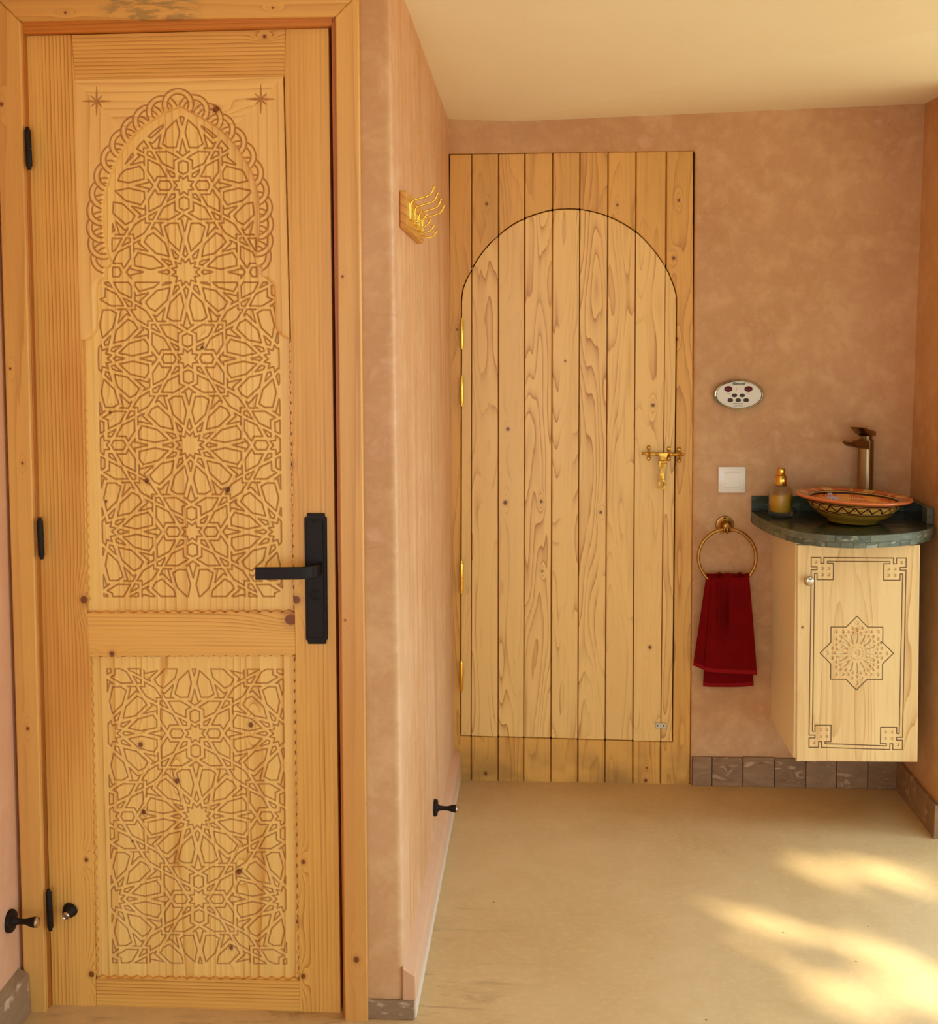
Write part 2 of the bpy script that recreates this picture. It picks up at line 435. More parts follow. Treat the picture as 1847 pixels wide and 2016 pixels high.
# back wall with the recess of the plank door
xr = PY(1365.3, 900, YB).x; zt = PY(1366, 297, YB).z; ztl = PY(860, 304.5, YB).z; xrb = PY(1359.5, 1555, YB).x
m = MB().prism([(-0.45, YB, 2.4), (1.45, YB, 2.4), (1.45, YB, -0.1), (xrb, YB, -0.1), (xr, YB, zt), (-0.45, YB, ztl+.002)], (0, .16, 0))
m.build('wall_back', M_WALL, None, bevel=.006, seg=2, label='rose mottled plaster wall behind the washbasin', cat='wall', kind=ST)
MB().box(-.45, xr+.05, YB+.09, YB+.15, -.1, zt+.05).build('trim_3', M_GAPSHADE, None, label='near-black sheet painted as shade behind the arched plank door', cat='recess', kind=ST)
# corner wall between the two doors (its long face carries the coat rack)
b0, b1 = PY(796, 1945, YF).x, PY(771, 200, YF).x
m = MB()
xs = PY(704, 1000, YF).x
lo = [(-0.46, 4.1, 0), (-0.46, YF+.12, 0), (xs-.028, YF+.12, 0), (xs-.028, YF, 0), (b0, YF, 0), (-0.246, 4.1, 0)]
hi = [(-0.46, 4.1, 2.4), (-0.46, YF+.12, 2.4), (xs-.028, YF+.12, 2.4), (xs-.028, YF, 2.4), (b1-.002, YF, 2.4), (-0.254, 4.1, 2.4)]
n_ = len(lo)
m.add(lo+hi, [tuple(reversed(range(n_))), tuple(range(n_, 2*n_))]+[(i, (i+1) % n_, (i+1) % n_+n_, i+n_) for i in range(n_)])
o = m.build('wall_corner', [M_WALLC, M_WALL], None, label='plaster corner wall between the carved door and arched door, with coat rack', cat='wall', kind=ST)
me = o.data
bm = bmesh.new(); bm.from_mesh(me)
ed = [e for e in bm.edges if all(abs(v.co.y+o.location.y-YF) < .01 and v.co.x+o.location.x > -.33 for v in e.verts) and abs(e.verts[0].co.z-e.verts[1].co.z) > 1]
bmesh.ops.bevel(bm, geom=ed, offset=.016, segments=4, affect='EDGES', profile=.5)
for f in bm.faces:
    f.smooth = True
    if f.normal.y < -.7: f.material_index = 1
bm.to_mesh(me); bm.free(); me.set_sharp_from_angle(angle=math.radians(40))
# wall around the carved door (left strip, strip above, core)
m = MB()
zc = PY(350, -3, YF).z
m.box(-1.3, xs-.0281, YF, YF+.14, zc-.01, 2.45)
m.box(-1.3, PY(30, 1000, YF).x, YF+.002, YF+.14, -.05, zc)
m.box(-1.1, xs-.0281, YF+.115, YF+.15, -.05, zc)
m.build('wall_front', M_WALL, None, label='plaster wall holding the carved wooden door', cat='wall', kind=ST)
# left side wall, seen edge-on at the left border
wl0 = PY(46, 1930, YF).x; wl1 = PY(-8, 60, YF).x
m = MB().hexa([(wl0, YF+.05, 0), (wl0, -1.5, 0), (wl1, -1.5, 2.45), (wl1, YF+.05, 2.45)], [(wl0-.25, YF+.05, 0), (wl0-.25, -1.5, 0), (wl1-.25, -1.5, 2.45), (wl1-.25, YF+.05, 2.45)])
m.build('wall_left', M_PINK, None, label='pink plaster side wall left of the carved door', cat='wall', kind=ST)
# right wall, ends beside the washbasin; the side towards the camera is open to the garden
m = MB().hexa([(1.153, YB+.06, 0), (1.153, 3.60, 0), (1.203, 3.60, 2.4), (1.203, YB+.06, 2.4)], [(1.42, YB+.06, 0), (1.42, 3.60, 0), (1.42, 3.60, 2.4), (1.42, YB+.06, 2.4)])
m.build('wall_right', M_WALL, None, bevel=.006, seg=2, label='brown plaster wall right of the washbasin', cat='wall', kind=ST)
MB().box(1.16, 1.42, -1.6, -.9, 0, 2.4).box(1.16, 1.42, -1.6, 3.7, 2.13, 2.4).build('wall_outer', M_WALL, None, label='plaster pier and lintel framing the garden opening', cat='wall', kind=ST)
MB().box(-1.5, 1.42, -1.75, -1.55, 2.12, 2.45).box(-1.5, -1.05, -1.75, -1.55, 0, 2.12).box(.45, 1.42, -1.75, -1.55, 0, 2.12).build('wall_rear', M_WALL, None, label='rose plaster lintel over the entrance behind the camera', cat='wall', kind=ST)
# baseboards of separate tiles
def tiles(name, label, segs, gx):
    """segs: list of quads (four world points, front face) and an offset backwards"""
    e = empty(name, segs[0][0][0], label, 'baseboard', kind=ST)
    for q, off in segs: MB().prism(q, off).build('tile', M_TILE, e, bevel=.0012)
    if gx: gx.build('grout', M_GROUT, e)
    return e
zt_ = 0.095
js = [1362, 1401, 1461.6, 1524, 1585.5, 1645.8, 1707, 1768]
js = [PY(x, 1530, YB).x for x in js]
seg = []
for a, b in zip(js[:-1], js[1:]):
    h = zt_ + random.uniform(-.002, .002)
    seg.append(([(a+.0012, YB-.010, 0), (b-.0012, YB-.010, 0), (b-.0012, YB-.010, h), (a+.0012, YB-.010, h)], (0, .012, 0)))
tiles('baseboard_back', 'row of worn brown tiles along the foot of back wall', seg, MB().box(js[0], js[-1], YB-.006, YB+.001, 0, zt_-.002))
seg = []; y0 = YB-.012
while y0 > 3.62:
    y1 = max(y0-.098, 3.60)
    seg.append(([(1.141, y0-.0012, 0), (1.141, y1+.0012, 0), (1.143, y1+.0012, zt_+.002), (1.143, y0-.0012, zt_+.002)], (.014, 0, 0))); y0 = y1
tiles('baseboard_right', 'brown tiles along the foot of right wall below washbasin', seg, MB().box(1.147, 1.154, 3.602, YB-.01, 0, zt_-.002))
# corner-wall baseboard: plastered strip with pale worn foot, plus the facing tile
g = G('plastered_foot')
n = g.noise(g.X, g.Y, g.Z, 12.0, 4.0, .6, .6); n2 = g.noise(g.X, g.Y*1.0, g.Z, 40.0, 4.0)
c = g.mix((216, 168, 130), (204, 152, 112), n)
c = g.mix(c, (214, 186, 158), (g.Z+(n-0.5)*0.03).step(0.045, 0.03))
M_FOOT = g.out(c, .7, bump=n2, bs=.4, bd=.003)
m = MB()
xa, xb = PY(820, 1970, YF-.004).x, -0.228
m.hexa([(xa, YF-.004, 0), (xb, YB, 0), (xb, YB, .094), (xa-.002, YF-.004, .094)], [(xa-.03, YF-.004, 0), (xb-.03, YB, 0), (xb-.03, YB, .112), (xa-.03, YF-.004, .112)])
m.build('baseboard_corner', M_FOOT, None, bevel=.003, seg=2, label='pink plastered foot strip along the corner wall by floor', cat='baseboard', kind=ST)
xa0 = PY(725, 1970, YF).x
e = empty('baseboard_front', ((xa+xa0)/2, YF-.01, 0), 'single brown tile at the foot of the corner pier', 'baseboard', kind=ST)
MB().box(xa0, xa-.004, YF-.010, YF, 0, PY(770, 1966, YF).z).build('tile', M_STONE, e, bevel=.0015)
xb_ = PY(62, 1980, YF-.02).x
m = MB().hexa([(xb_, YF-.02, 0), (xb_, -1.5, 0), (xb_-.004, -1.5, .088), (xb_-.004, YF-.02, .088)], [(xb_-.05, YF-.02, 0), (xb_-.05, -1.5, 0), (xb_-.05, -1.5, .115), (xb_-.05, YF-.02, .115)])
m.build('baseboard_left', M_STONE, None, bevel=.003, label='grey stone foot of left side wall', cat='baseboard', kind=ST)
# sill under the carved door
MB().prism(quadpx([(88, 1995.5), (678, 2005), (680, 2075), (88, 2075)], YF-.002), (0, .11, 0)).build('trim_1', M_STONE, None, bevel=.004, label='worn stone sill under the carved door', cat='sill', kind=ST)

# ------------------------------------------------------------------ frame of the carved door
fr = empty('trim_2', PY(360, 2010, YF), 'amber pine door casing around the carved door', 'door frame', kind=ST)
zb_l = PY(60, 2060, YF-.015)
Yc_ = YF-.018
slab([(-13, -8), (39, 42), (92, 2056), (50, 2056)], Yc_, .03, 'casing', M_CASV, fr, .0025)
slab([(660, 33), (706, -14), (725, 2056), (679, 2056)], Yc_, .03, 'casing', M_CASV, fr, .0025)
slab([(-13.5, -9.5), (706.5, -15.5), (660, 32.5), (39, 41.5)], Yc_-.0005, .03, 'casing', M_CASH, fr, .0025)
Yj = YF-.004
slab([(38, 38), (47, 60), (97, 1990), (100, 2056), (90, 2056)], Yj, .10, 'jamb', M_JAMB, fr, .001)
slab([(652, 30), (661, 30), (680, 2056), (677, 2056)], Yj, .10, 'jamb', M_JAMB, fr, .001)
slab([(38, 38), (662, 29), (652, 51), (46, 66)], Yj, .10, 'jamb_head', M_JAMBH, fr, .001)
MB().prism(quadpx([(40, 40), (665, 30), (680, 2030), (95, 2030)], YF+.095), (0, .01, 0)).build('gap', M_GAPSHADE, fr)  # near-black sheet painted as the shade behind the leaf's edges

# ------------------------------------------------------------------ heightfield carving
def dist_field(nx, ny, x0, y0, st, segs, rad):
    """distance (px) of every grid point to the nearest segment, capped at rad"""
    D = np.full((ny, nx), rad, np.float32)
    for (ax, ay, bx, by) in segs:
        i0 = max(0, int((min(ax, bx)-rad-x0)/st)); i1 = min(nx-1, int((max(ax, bx)+rad-x0)/st)+1)
        j0 = max(0, int((min(ay, by)-rad-y0)/st)); j1 = min(ny-1, int((max(ay, by)+rad-y0)/st)+1)
        if i1 < i0 or j1 < j0: continue
        X, Y = np.meshgrid(x0+np.arange(i0, i1+1)*st, y0+np.arange(j0, j1+1)*st)
        dx, dy = bx-ax, by-ay; L = dx*dx+dy*dy+1e-9
        t = np.clip(((X-ax)*dx+(Y-ay)*dy)/L, 0, 1)
        d = np.hypot(X-ax-t*dx, Y-ay-t*dy)
        D[j0:j1+1, i0:i1+1] = np.minimum(D[j0:j1+1, i0:i1+1], d)
    return D
def poly_sdf(X, Y, P):
    """signed distance to polygon, positive inside (px)"""
    d = np.full(X.shape, 1e9); ins = np.zeros(X.shape, bool)
    n = len(P)
    for i in range(n):
        ax, ay = P[i]; bx, by = P[(i+1) % n]
        dx, dy = bx-ax, by-ay; L = dx*dx+dy*dy+1e-9
        t = np.clip(((X-ax)*dx+(Y-ay)*dy)/L, 0, 1)
        d = np.minimum(d, np.hypot(X-ax-t*dx, Y-ay-t*dy))
        if ay != by:
            c = ((ay > Y) != (by > Y)) & (X < (bx-ax)*(Y-ay)/(by-ay)+ax)
            ins ^= c
    return np.where(ins, d, -d)
def hf_build(name, XX, YY, H, Yp, mats, parent, carve, keep=None, midx=None, snap=None, **k):
    ny, nx = XX.shape
    if snap is not None:
        S_ = snap; gy, gx = np.gradient(S_)
        st = abs(XX[0, 1]-XX[0, 0]); gn = np.hypot(gx, gy)+1e-6
        mv = np.where((S_ < 0) & (S_ > -2.2*st), -S_, 0)
        XX = XX+gx/gn*mv; YY = YY+gy/gn*mv
    P = PYa(XX, YY, Yp); P[..., 1] -= H
    idx = np.arange(ny*nx).reshape(ny, nx)
    q = np.stack([idx[:-1, :-1], idx[1:, :-1], idx[1:, 1:], idx[:-1, 1:]], -1)
    if keep is not None:
        kq = keep[:-1, :-1] | keep[1:, :-1] | keep[1:, 1:] | keep[:-1, 1:]
    else: kq = np.ones(q.shape[:2], bool)
    Q = q[kq]
    used = np.zeros(ny*nx, bool); used[Q.ravel()] = True
    rem = np.cumsum(used)-1; Q = rem[Q]
    V = P.reshape(-1, 3)[used]; cv = carve.ravel()[used].astype(np.float32)
    org = np.array([(V[:,0].min()+V[:,0].max())/2, Yp, V[:,2].min()])
    me = bpy.data.meshes.new(name)
    me.vertices.add(len(V)); me.vertices.foreach_set('co', (V-org).astype(np.float32).ravel())
    me.loops.add(Q.size); me.loops.foreach_set('vertex_index', Q.astype(np.int32).ravel())
    me.polygons.add(len(Q)); me.polygons.foreach_set('loop_start', np.arange(0, Q.size, 4, dtype=np.int32))
    if midx is not None: me.polygons.foreach_set('material_index', midx[:-1, :-1][kq].astype(np.int32))
    me.update(calc_edges=True)
    at = me.attributes.new('carve', 'FLOAT', 'POINT'); at.data.foreach_set('value', cv)
    me.shade_smooth()
    for mm in mats: me.materials.append(mm)
    o = lk(bpy.data.objects.new(name, me)); o.parent = parent; o.location = Vector(org)-wpos(parent)
    return setp(o, **k)

# star-and-petal strapwork: polygons around the twelve-point (A) and eight-point (B) centres
def ring_star(n, off, r1, r2):
    return [((r1 if i % 2 == 0 else r2)*math.cos(math.radians(off+i*180/n)), (r1 if i % 2 == 0 else r2)*math.sin(math.radians(off+i*180/n))) for i in range(2*n)]
def rot(P, a):
    c, s = math.cos(math.radians(a)), math.sin(math.radians(a)); return [(x*c-y*s, x*s+y*c) for x, y in P]
A_SH = [ring_star(12, 15, .16, .108)]
for k_ in range(12): A_SH.append(rot([(.175, 0), (.204, .026), (.302, 0), (.204, -.026)], 30*k_))
pet15 = [(.240,.0637),(.354,.177),(.522,.223),(.5636,.159),(.562,.0732),(.3885,.0318)]
pet45 = [(.183,.183),(.215,.325),(.347,.452),(.415,.415),(.452,.347),(.325,.215)]
bird = [(.235,.57),(.33,.57),(.3685,.497),(.3355,.516),(.2396,.414),(.2745,.5605)]
dart = [(0,.66),(.072,.606),(.037,.614),(0,.468),(-.037,.614),(-.072,.606)]
for k_ in range(4):
    for P in (pet15, [(y, x) for x, y in pet15], pet45, bird, [(y, x) for x, y in bird], dart): A_SH.append(rot(P, 90*k_))
midC = [(.45,.45),(.378,.566),(.434,.566),(.434,.622),(.55,.55),(.622,.434),(.566,.434),(.566,.378)]
for k_ in range(4): A_SH.append(rot(midC, 90*k_))
B_SH = [ring_star(8, 22.5, .12, .074)]
for k_ in range(4):
    B_SH.append(rot([(0,.131),(.053,.159),(.053,.262),(0,.288),(-.053,.262),(-.053,.159)], 90*k_))
    B_SH.append(rot([(.098,.098),(.136,.1),(.18,.18),(.1,.136)], 90*k_))
    B_SH.append(rot([(.304,.304),(.394,.351),(.392,.392),(.351,.394)], 90*k_))
    pa = [(.103,.191),(.23,.255),(.301,.389),(.164,.392),(.0465,.318),(.1015,.29)]
    B_SH.append(rot(pa, 90*k_)); B_SH.append(rot([(y, x) for x, y in pa], 90*k_))
def clip(P, C):
    """polygon P against convex C (any orientation)"""
    ar = sum(C[i][0]*C[(i+1) % len(C)][1]-C[(i+1) % len(C)][0]*C[i][1] for i in range(len(C)))
    if ar < 0: C = C[::-1]
    out = P
    for i in range(len(C)):
        a, b = C[i], C[(i+1) % len(C)]
        ins = lambda p: (b[0]-a[0])*(p[1]-a[1])-(b[1]-a[1])*(p[0]-a[0]) >= 0
        def inter(p, q):
            x1, y1, x2, y2 = a[0], a[1], b[0], b[1]; x3, y3, x4, y4 = p[0], p[1], q[0], q[1]
            d = (x1-x2)*(y3-y4)-(y1-y2)*(x3-x4)
            if abs(d) < 1e-9: return q
            t = -((x1-x2)*(y1-y3)-(y1-y2)*(x1-x3))/d
            return (x3+t*(x4-x3), y3+t*(y4-y3))
        inp, out = out, []
        for j in range(len(inp)):
            p, q = inp[j-1], inp[j]
            if ins(q):
                if not ins(p): out.append(inter(p, q))
                out.append(q)
            elif ins(p): out.append(inter(p, q))
        if not out: return []
    return out
def area(P): return abs(sum(P[i][0]*P[(i+1) % len(P)][1]-P[(i+1) % len(P)][0]*P[i][1] for i in range(len(P))))/2
def pattern(cx, yA, Ux, Uy, region):
    """cx(y): pixel column of the axis; yA: row of a twelve-point centre; region(cx, cy) -> convex clip"""
    segs = []; seen = set()
    for i in range(-2, 3):
        for j in range(-5, 5):
            for sh in (A_SH if (i+j) % 2 == 0 else B_SH):
                P = []
                for u, v in sh:
                    y = yA-(v+j)*Uy; P.append((cx(y)+(u+i)*Ux, y))
                mx = sum(p[0] for p in P)/len(P); my = sum(p[1] for p in P)/len(P)
                key = (round(mx/3), round(my/3), round(area(P)/60))
                if key in seen: continue
                seen.add(key)
                C = region(mx, my)
                Q = clip(P, C)
                if len(Q) < 3 or area(Q) < 22: continue
                for a in range(len(Q)): segs.append((*Q[a-1], *Q[a]))
    return segs
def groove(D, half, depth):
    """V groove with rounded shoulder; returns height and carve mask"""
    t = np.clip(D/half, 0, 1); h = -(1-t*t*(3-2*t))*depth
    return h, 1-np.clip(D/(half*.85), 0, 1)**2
# ------------------------------------------------------------------ the carved door leaf
d1 = empty('door_1', PY(388, 1998, YD), 'tall amber pine door carved with star strapwork, closed, black lever', 'door', kind=ST)
TH = .034
def zig(xa, ya, xb, yb, amp, pitch, flat=0.0):
    """zigzag along the line a-b, teeth pointing to the left of a->b when amp>0"""
    L = math.hypot(xb-xa, yb-ya); n = max(2, int(round(L/pitch))); nx, ny = -(yb-ya)/L, (xb-xa)/L
    out = []
    for i in range(n):
        t0, t1 = i/n, (i+.5)/n
        out.append((xa+(xb-xa)*t0, ya+(yb-ya)*t0)); out.append((xa+(xb-xa)*t1+nx*amp, ya+(yb-ya)*t1+ny*amp))
    out.append((xb, yb)); return out
slab([(50, 70), (140, 68.5), (147, 157), (160, 668), (163, 672), (170, 1200), (178, 1297), (189, 1996), (103.5, 1994)], YD, TH, 'stile', M_STL, d1, .001)
slab([(562, 57), (647, 55), (671, 2003), (590, 1999), (582, 1295), (580, 1204), (573, 672), (560, 151)], YD, TH, 'stile', M_STR, d1, .001)
slab([(140.6, 68.5), (561.4, 57), (560, 151), (147, 157)], YD, TH, 'rail', M_RAILT, d1, .001)
slab([(171, 1208), (580, 1206), (582, 1289), (177, 1291)], YD+.001, TH, 'rail', M_RAILM, d1, .001)
slab([(188.5, 1928), (590, 1932), (590, 1998.5), (189.5, 1995.6)], YD+.0005, TH, 'rail', M_RAILM, d1, .001)
# chip-carved edging along the panels: rows of little notched teeth
def edging(a, b, depth, name='notched_edge', mat=None, amp=6.5, pitch=20.4):
    Z = zig(*a, *b, amp, pitch)
    L = math.hypot(b[0]-a[0], b[1]-a[1]); nx, ny = -(b[1]-a[1])/L, (b[0]-a[0])/L
    m = MB(); back = -1.5
    P = Z+[(b[0]+nx*back, b[1]+ny*back), (a[0]+nx*back, a[1]+ny*back)]
    m.prism(quadpx(P, YD+.0012), (0, .0125, 0))
    # facets: a sloping chip at the root of every notch
    n = (len(Z)-1)//2
    for i in range(n+1):
        j = 2*i
        p = Z[min(j, len(Z)-1)]
        ux, uy = (b[0]-a[0])/L, (b[1]-a[1])/L
        w = pitch*.30
        A = PY(p[0]-ux*w+nx*amp*.5, p[1]-uy*w+ny*amp*.5, YD+.004); B = PY(p[0]+ux*w+nx*amp*.5, p[1]+uy*w+ny*amp*.5, YD+.004)
        C = PY(p[0]+nx*.4, p[1]+ny*.4, YD+.0010); D = PY(p[0]+nx*amp*.5, p[1]+ny*amp*.5, YD+.009)
        m.add([A, B, C, D], [(0, 2, 3), (2, 1, 3), (0, 3, 1)])
    return m.build(name, mat, d1)
edging((573, 672), (581, 1196), 1, mat=M_STR)
edging((169.5, 1190), (160, 676), 1, mat=M_STL, amp=5)
edging((582, 1300), (590.5, 1926), 1, mat=M_STR)
edging((188, 1922), (176.5, 1298), 1, mat=M_STL, amp=5.5)
edging((176, 1290.5), (578, 1289), 1, mat=M_RAILM, amp=5, pitch=22)
edging((578, 1206), (172, 1208), 1, mat=M_RAILM, amp=4, pitch=22)
edging((589, 1931), (190, 1927), 1, mat=M_RAILM, amp=5, pitch=22)
# outline of the arch opening (inner contour of the applied board), clockwise from the apex down the right side
AR = [(357,212),(382,226),(404,238),(425,250),(451,274),(466,291),(478,309),(489,327),(497,343.5),(503,362),(507.6,381),(510.5,408),(511.6,434.6),(510.5,460),(507.6,483),(502,507),(503,517),(507,524),(515.6,527.5),(515.6,544),(523,547),(529,552),(536,559),(540,568.5),(541,600),(541,635),(543,646),(548,655),(555,662),(564,667),(573,669)]
AL_ = [(160,672),(169,671.5),(177,669),(184,664),(189,657),(193,648),(193.5,610),(193,570),(195,561),(201,553),(209.6,549),(210,529),(216,527),(221,522),(222.5,515),(217,503),(213,488),(208,456),(206,429),(206,408),(210,381),(216,362),(224,337),(234,314),(247,293),(259,277),(277,258),(288,249),(300.5,240),(316,230),(331.5,221.5),(344,216.5)]
board = [(147.5,157.5),(560,151.5)]+[(565,400),(573,669)]+AR[::-1][1:]+AL_[::-1]
board = [(147.5,157.5),(560,151.5),(573,669)]+list(reversed(AR))[1:]+list(reversed(AL_))
board = board[:-1]+[(160,672)] if board[-1] != (160,672) else board
# --- upper carved panel
cxu = lambda y: 361+(y-362)*.0242
arch_in = [(356,229),(381,239),(409,255),(436,277),(458,302),(476,330),(488,358),(496,388),(501,430),(504,480),(506,600),(222,600),(220,480),(221,430),(223,392),(230,360),(241,330),(257,305),(277,282),(302,258),(330,239)]
rect_u = [(197,556),(543,556),(549,700),(555.5,1174.5),(204,1174.5),(193,700)]
segs_u = pattern(cxu, 535.5, 178.0, 170.5, lambda x, y: arch_in if y < 548 else rect_u)
st = 1.0
xs_, ys_ = np.arange(150, 592, st), np.arange(202, 1213, st)
XX, YY = np.meshgrid(xs_, ys_)
D = dist_field(len(xs_), len(ys_), 150, 202, st, segs_u, 3.0)
H, CV = groove(D, 2.3, .0032)
sb = poly_sdf(XX, YY, board)          # inside the applied board: hidden, leave out
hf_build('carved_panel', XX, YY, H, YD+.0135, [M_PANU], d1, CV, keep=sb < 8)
# --- lower carved panel
cxl = lambda y: 384+(y-1444)*.0215
rect_l = [(210,1317),(557,1318),(564,1898),(221.5,1896)]
segs_l = pattern(cxl, 1607.5, 173.0, 163.0, lambda x, y: rect_l)
xs_, ys_ = np.arange(173, 597, st), np.arange(1284, 1937, st)
XX, YY = np.meshgrid(xs_, ys_)
D = dist_field(len(xs_), len(ys_), 173, 1284, st, segs_l, 3.0)
H, CV = groove(D, 2.0, .0026)
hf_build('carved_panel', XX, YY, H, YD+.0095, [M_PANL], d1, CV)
# --- applied arch board with interlaced rings and corner stars
xs_, ys_ = np.arange(146, 577, st), np.arange(149, 676, st)
XX, YY = np.meshgrid(xs_, ys_)
sb = poly_sdf(XX, YY, board)
cen_l = [(353,207),(322,221),(295,239),(271.5,260),(249.5,286),(232,315),(219,348),(210,382),(205,415),(204.5,448),(207,480),(213,508)]
cen_r = [(384,219),(411,236),(434.5,256),(457,281.5),(475.5,309.5),(490,342),(501,376),(507.5,409),(509.5,442),(508.5,475),(505,505)]
R1, R2, gw = 30.5, 20.5, 1.9
Dg = np.full(XX.shape, 9.0)
def rings(cs, D):
    for i, (cx_, cy_) in enumerate(cs):
        d = np.hypot(XX-cx_, YY-cy_)
        g_ = np.minimum(np.abs(d-R1), np.abs(d-R2))
        mask = np.zeros(XX.shape, bool)
        for j in (i-1, i-2):
            if j >= 0:
                e_ = np.hypot(XX-cs[j][0], YY-cs[j][1]); mask |= (e_ < R1+.3) & (e_ > R2-.3)
        g_ = np.where(mask, 9.0, g_)
        D = np.minimum(D, g_)
    return D
Dl = rings(cen_l, Dg.copy()); Dr = rings([cen_l[0]]+cen_r, Dg.copy())
Dg = np.where(XX < 353, Dl, Dr)
segs = []
for (cx_, cy_) in ((193.5, 201), (515.5, 197)):
    for k_ in range(8):
        a = math.radians(45*k_); L = 28 if k_ % 2 == 0 else 15
        for q_ in range(6):
            t0, t1 = 2+L*q_/6, 2+L*(q_+1)/6
            if t0 > L: continue
            t1 = min(t1, L)
            wv = 2.6*(1-abs((t0+t1)/2/L-.3)*1.1)
            ax, ay, bx, by = cx_+math.cos(a)*t0, cy_+math.sin(a)*t0, cx_+math.cos(a)*t1, cy_+math.sin(a)*t1
            x_, y_ = XX-ax, YY-ay; dx, dy = bx-ax, by-ay; LL = dx*dx+dy*dy
            t = np.clip((x_*dx+y_*dy)/LL, 0, 1); dd = np.hypot(x_-t*dx, y_-t*dy)
            Dg = np.minimum(Dg, dd*1.9/max(wv, .7))
H, CV = groove(Dg, 2.5, .0026)
# bevelled lip along the arch, sharp outer edges
outer = np.minimum(np.minimum(XX-(147.5+(YY-157)*.0245), (560.5+(YY-151)*.0245)-XX), YY-(157.5-(XX-147)*.0145))
lip = np.clip(sb/np.where(YY > 545, 9.0, 4.5), 0, 1); lip = np.where(outer < sb+.6, 1.0, np.sqrt(1-(1-lip)**2))
drop = np.clip(outer/1.3, 0, 1)
fade = np.clip((sb-1.0)/3, 0, 1)
H = H*fade + (lip*drop)*.0125
mi = ((YY-157.5 < (XX-147.5)*1.0) & (YY-151.5 < (560-XX)*1.04)).astype(int)
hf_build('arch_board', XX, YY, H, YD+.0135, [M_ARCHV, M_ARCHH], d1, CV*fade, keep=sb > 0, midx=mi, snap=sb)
# --- ironmongery
def barrel_hinge(px, y0, y1, Y, r, mat, parent, tip=.35, name='hinge', dx=0.0):
    a, b = PY(px, y0, Y), PY(px+dx, y1, Y); m = MB()
    L = (a-b).length; ax = (a-b).normalized()
    prof = [(r*tip, 0), (r*tip*1.2, .012*L/.09*.6), (r*.9, .07*L), (r, .1*L), (r, .485*L), (r*.82, .49*L), (r*.82, .505*L), (r, .51*L), (r, .9*L), (r*.9, .93*L), (r*tip*1.2, L-.006), (r*tip, L)]
    m.lathe(prof, b, ax, n=14)
    return m.build(name, mat, parent, smooth=40)
barrel_hinge(54, 250, 334, YF-.014, .0066, M_BLACK, d1, .6, dx=4)
barrel_hinge(78, 1019, 1101, YF-.014, .0066, M_BLACK, d1, .6, dx=4)
barrel_hinge(95.5, 1751, 1832, YF-.014, .0066, M_BLACK, d1, .6, dx=4)
hp = slab([(604,1011),(639,1011),(639,1018),(643,1019),(645,1260),(642,1261),(642,1268),(606,1268),(606,1262),(602,1260),(599,1019),(604,1018)], YD-.006, .0065, 'handle_plate', M_BLACK, d1, .0012)
slab([(603,1024),(636,1024),(638,1256),(606,1256)], YD-.0085, .003, 'raised_face', M_BLACK, hp, .001)
for sx_, sy_ in ((619, 1028), (622, 1254)):
    p = PY(sx_, sy_, YD-.0085); MB().lathe([(.0033, -.0002), (.0033, .0008), (.0018, .0014), (0, .0005)], p, (0, -1, 0), n=12).build('screw', M_BLACK, hp, smooth=40)
p = PY(621, 1171, YD-.0085); MB().lathe([(.0115, 0), (.0115, .001), (.0098, .0022), (.006, .0022)], p, (0, -1, 0), n=24).box(p.x-.0012, p.x+.0012, p.y-.005, p.y-.001, p.z-.007, p.z+.007).build('thumb_turn', M_BLACK, hp, smooth=40)
# lever: flat bar rising from the plate, curving and running left
m = MB()
path = [(630, .000), (627, .016), (618, .030), (604, .040), (590, .044), (560, .045), (503, .045)]
zc1 = PY(620, 1118, YD).z; hh = .0125
fr_, bk = [], []
for i, (x_, o_) in enumerate(path):
    p = PY(x_, 1118, YD-.0085-o_)
    nx_, ny_ = [(-1, 0), (-.8, -.6), (-.55, -.83), (-.3, -.95), (-.1, -1), (0, -1), (0, -1)][i]
    t = .0045
    dz = -.0015*max(0, (627-x_)/124)
    fr_.append(((p.x+nx_*t, p.y+ny_*t), (p.x-nx_*t, p.y-ny_*t), zc1+dz))
vs, fs = [], []
for (a, b, z) in fr_:
    vs += [(a[0], a[1], z+hh), (b[0], b[1], z+hh), (b[0], b[1], z-hh), (a[0], a[1], z-hh)]
for i in range(len(fr_)-1):
    for k_ in range(4): fs.append((i*4+k_, i*4+(k_+1) % 4, (i+1)*4+(k_+1) % 4, (i+1)*4+k_))
fs += [(3, 2, 1, 0), tuple(len(vs)-4+i for i in range(4))]
m.add(vs, fs); m.build('lever', M_BLACK, hp, bevel=.0012, smooth=35)
# latch plate in the gap at the lock edge
slab([(664, 1062), (668, 1062), (668, 1105), (664, 1105)], YD+.002, .02, 'latch_plate', M_BLACK, d1, .0005)
# magnetic catch low on the leaf
p = PY(139, 1790, YD)
kc = MB().lathe([(.0165, 0), (.0165, .004), (.0145, .009), (.0110, .016), (.0085, .019)], p, (-.18, -1, -.28), n=28).build('stop_catch', M_BLACK, d1, smooth=35, label='black round door catch with metal tip')
p2 = p+Vector((-.18, -1, -.28)).normalized()*.0185
MB().lathe([(.0085, 0), (.0088, .003), (.0072, .005), (.0058, .0038), (0, .0036)], p2, (-.18, -1, -.28), n=24).build('magnet', M_NICKEL, kc, smooth=35)

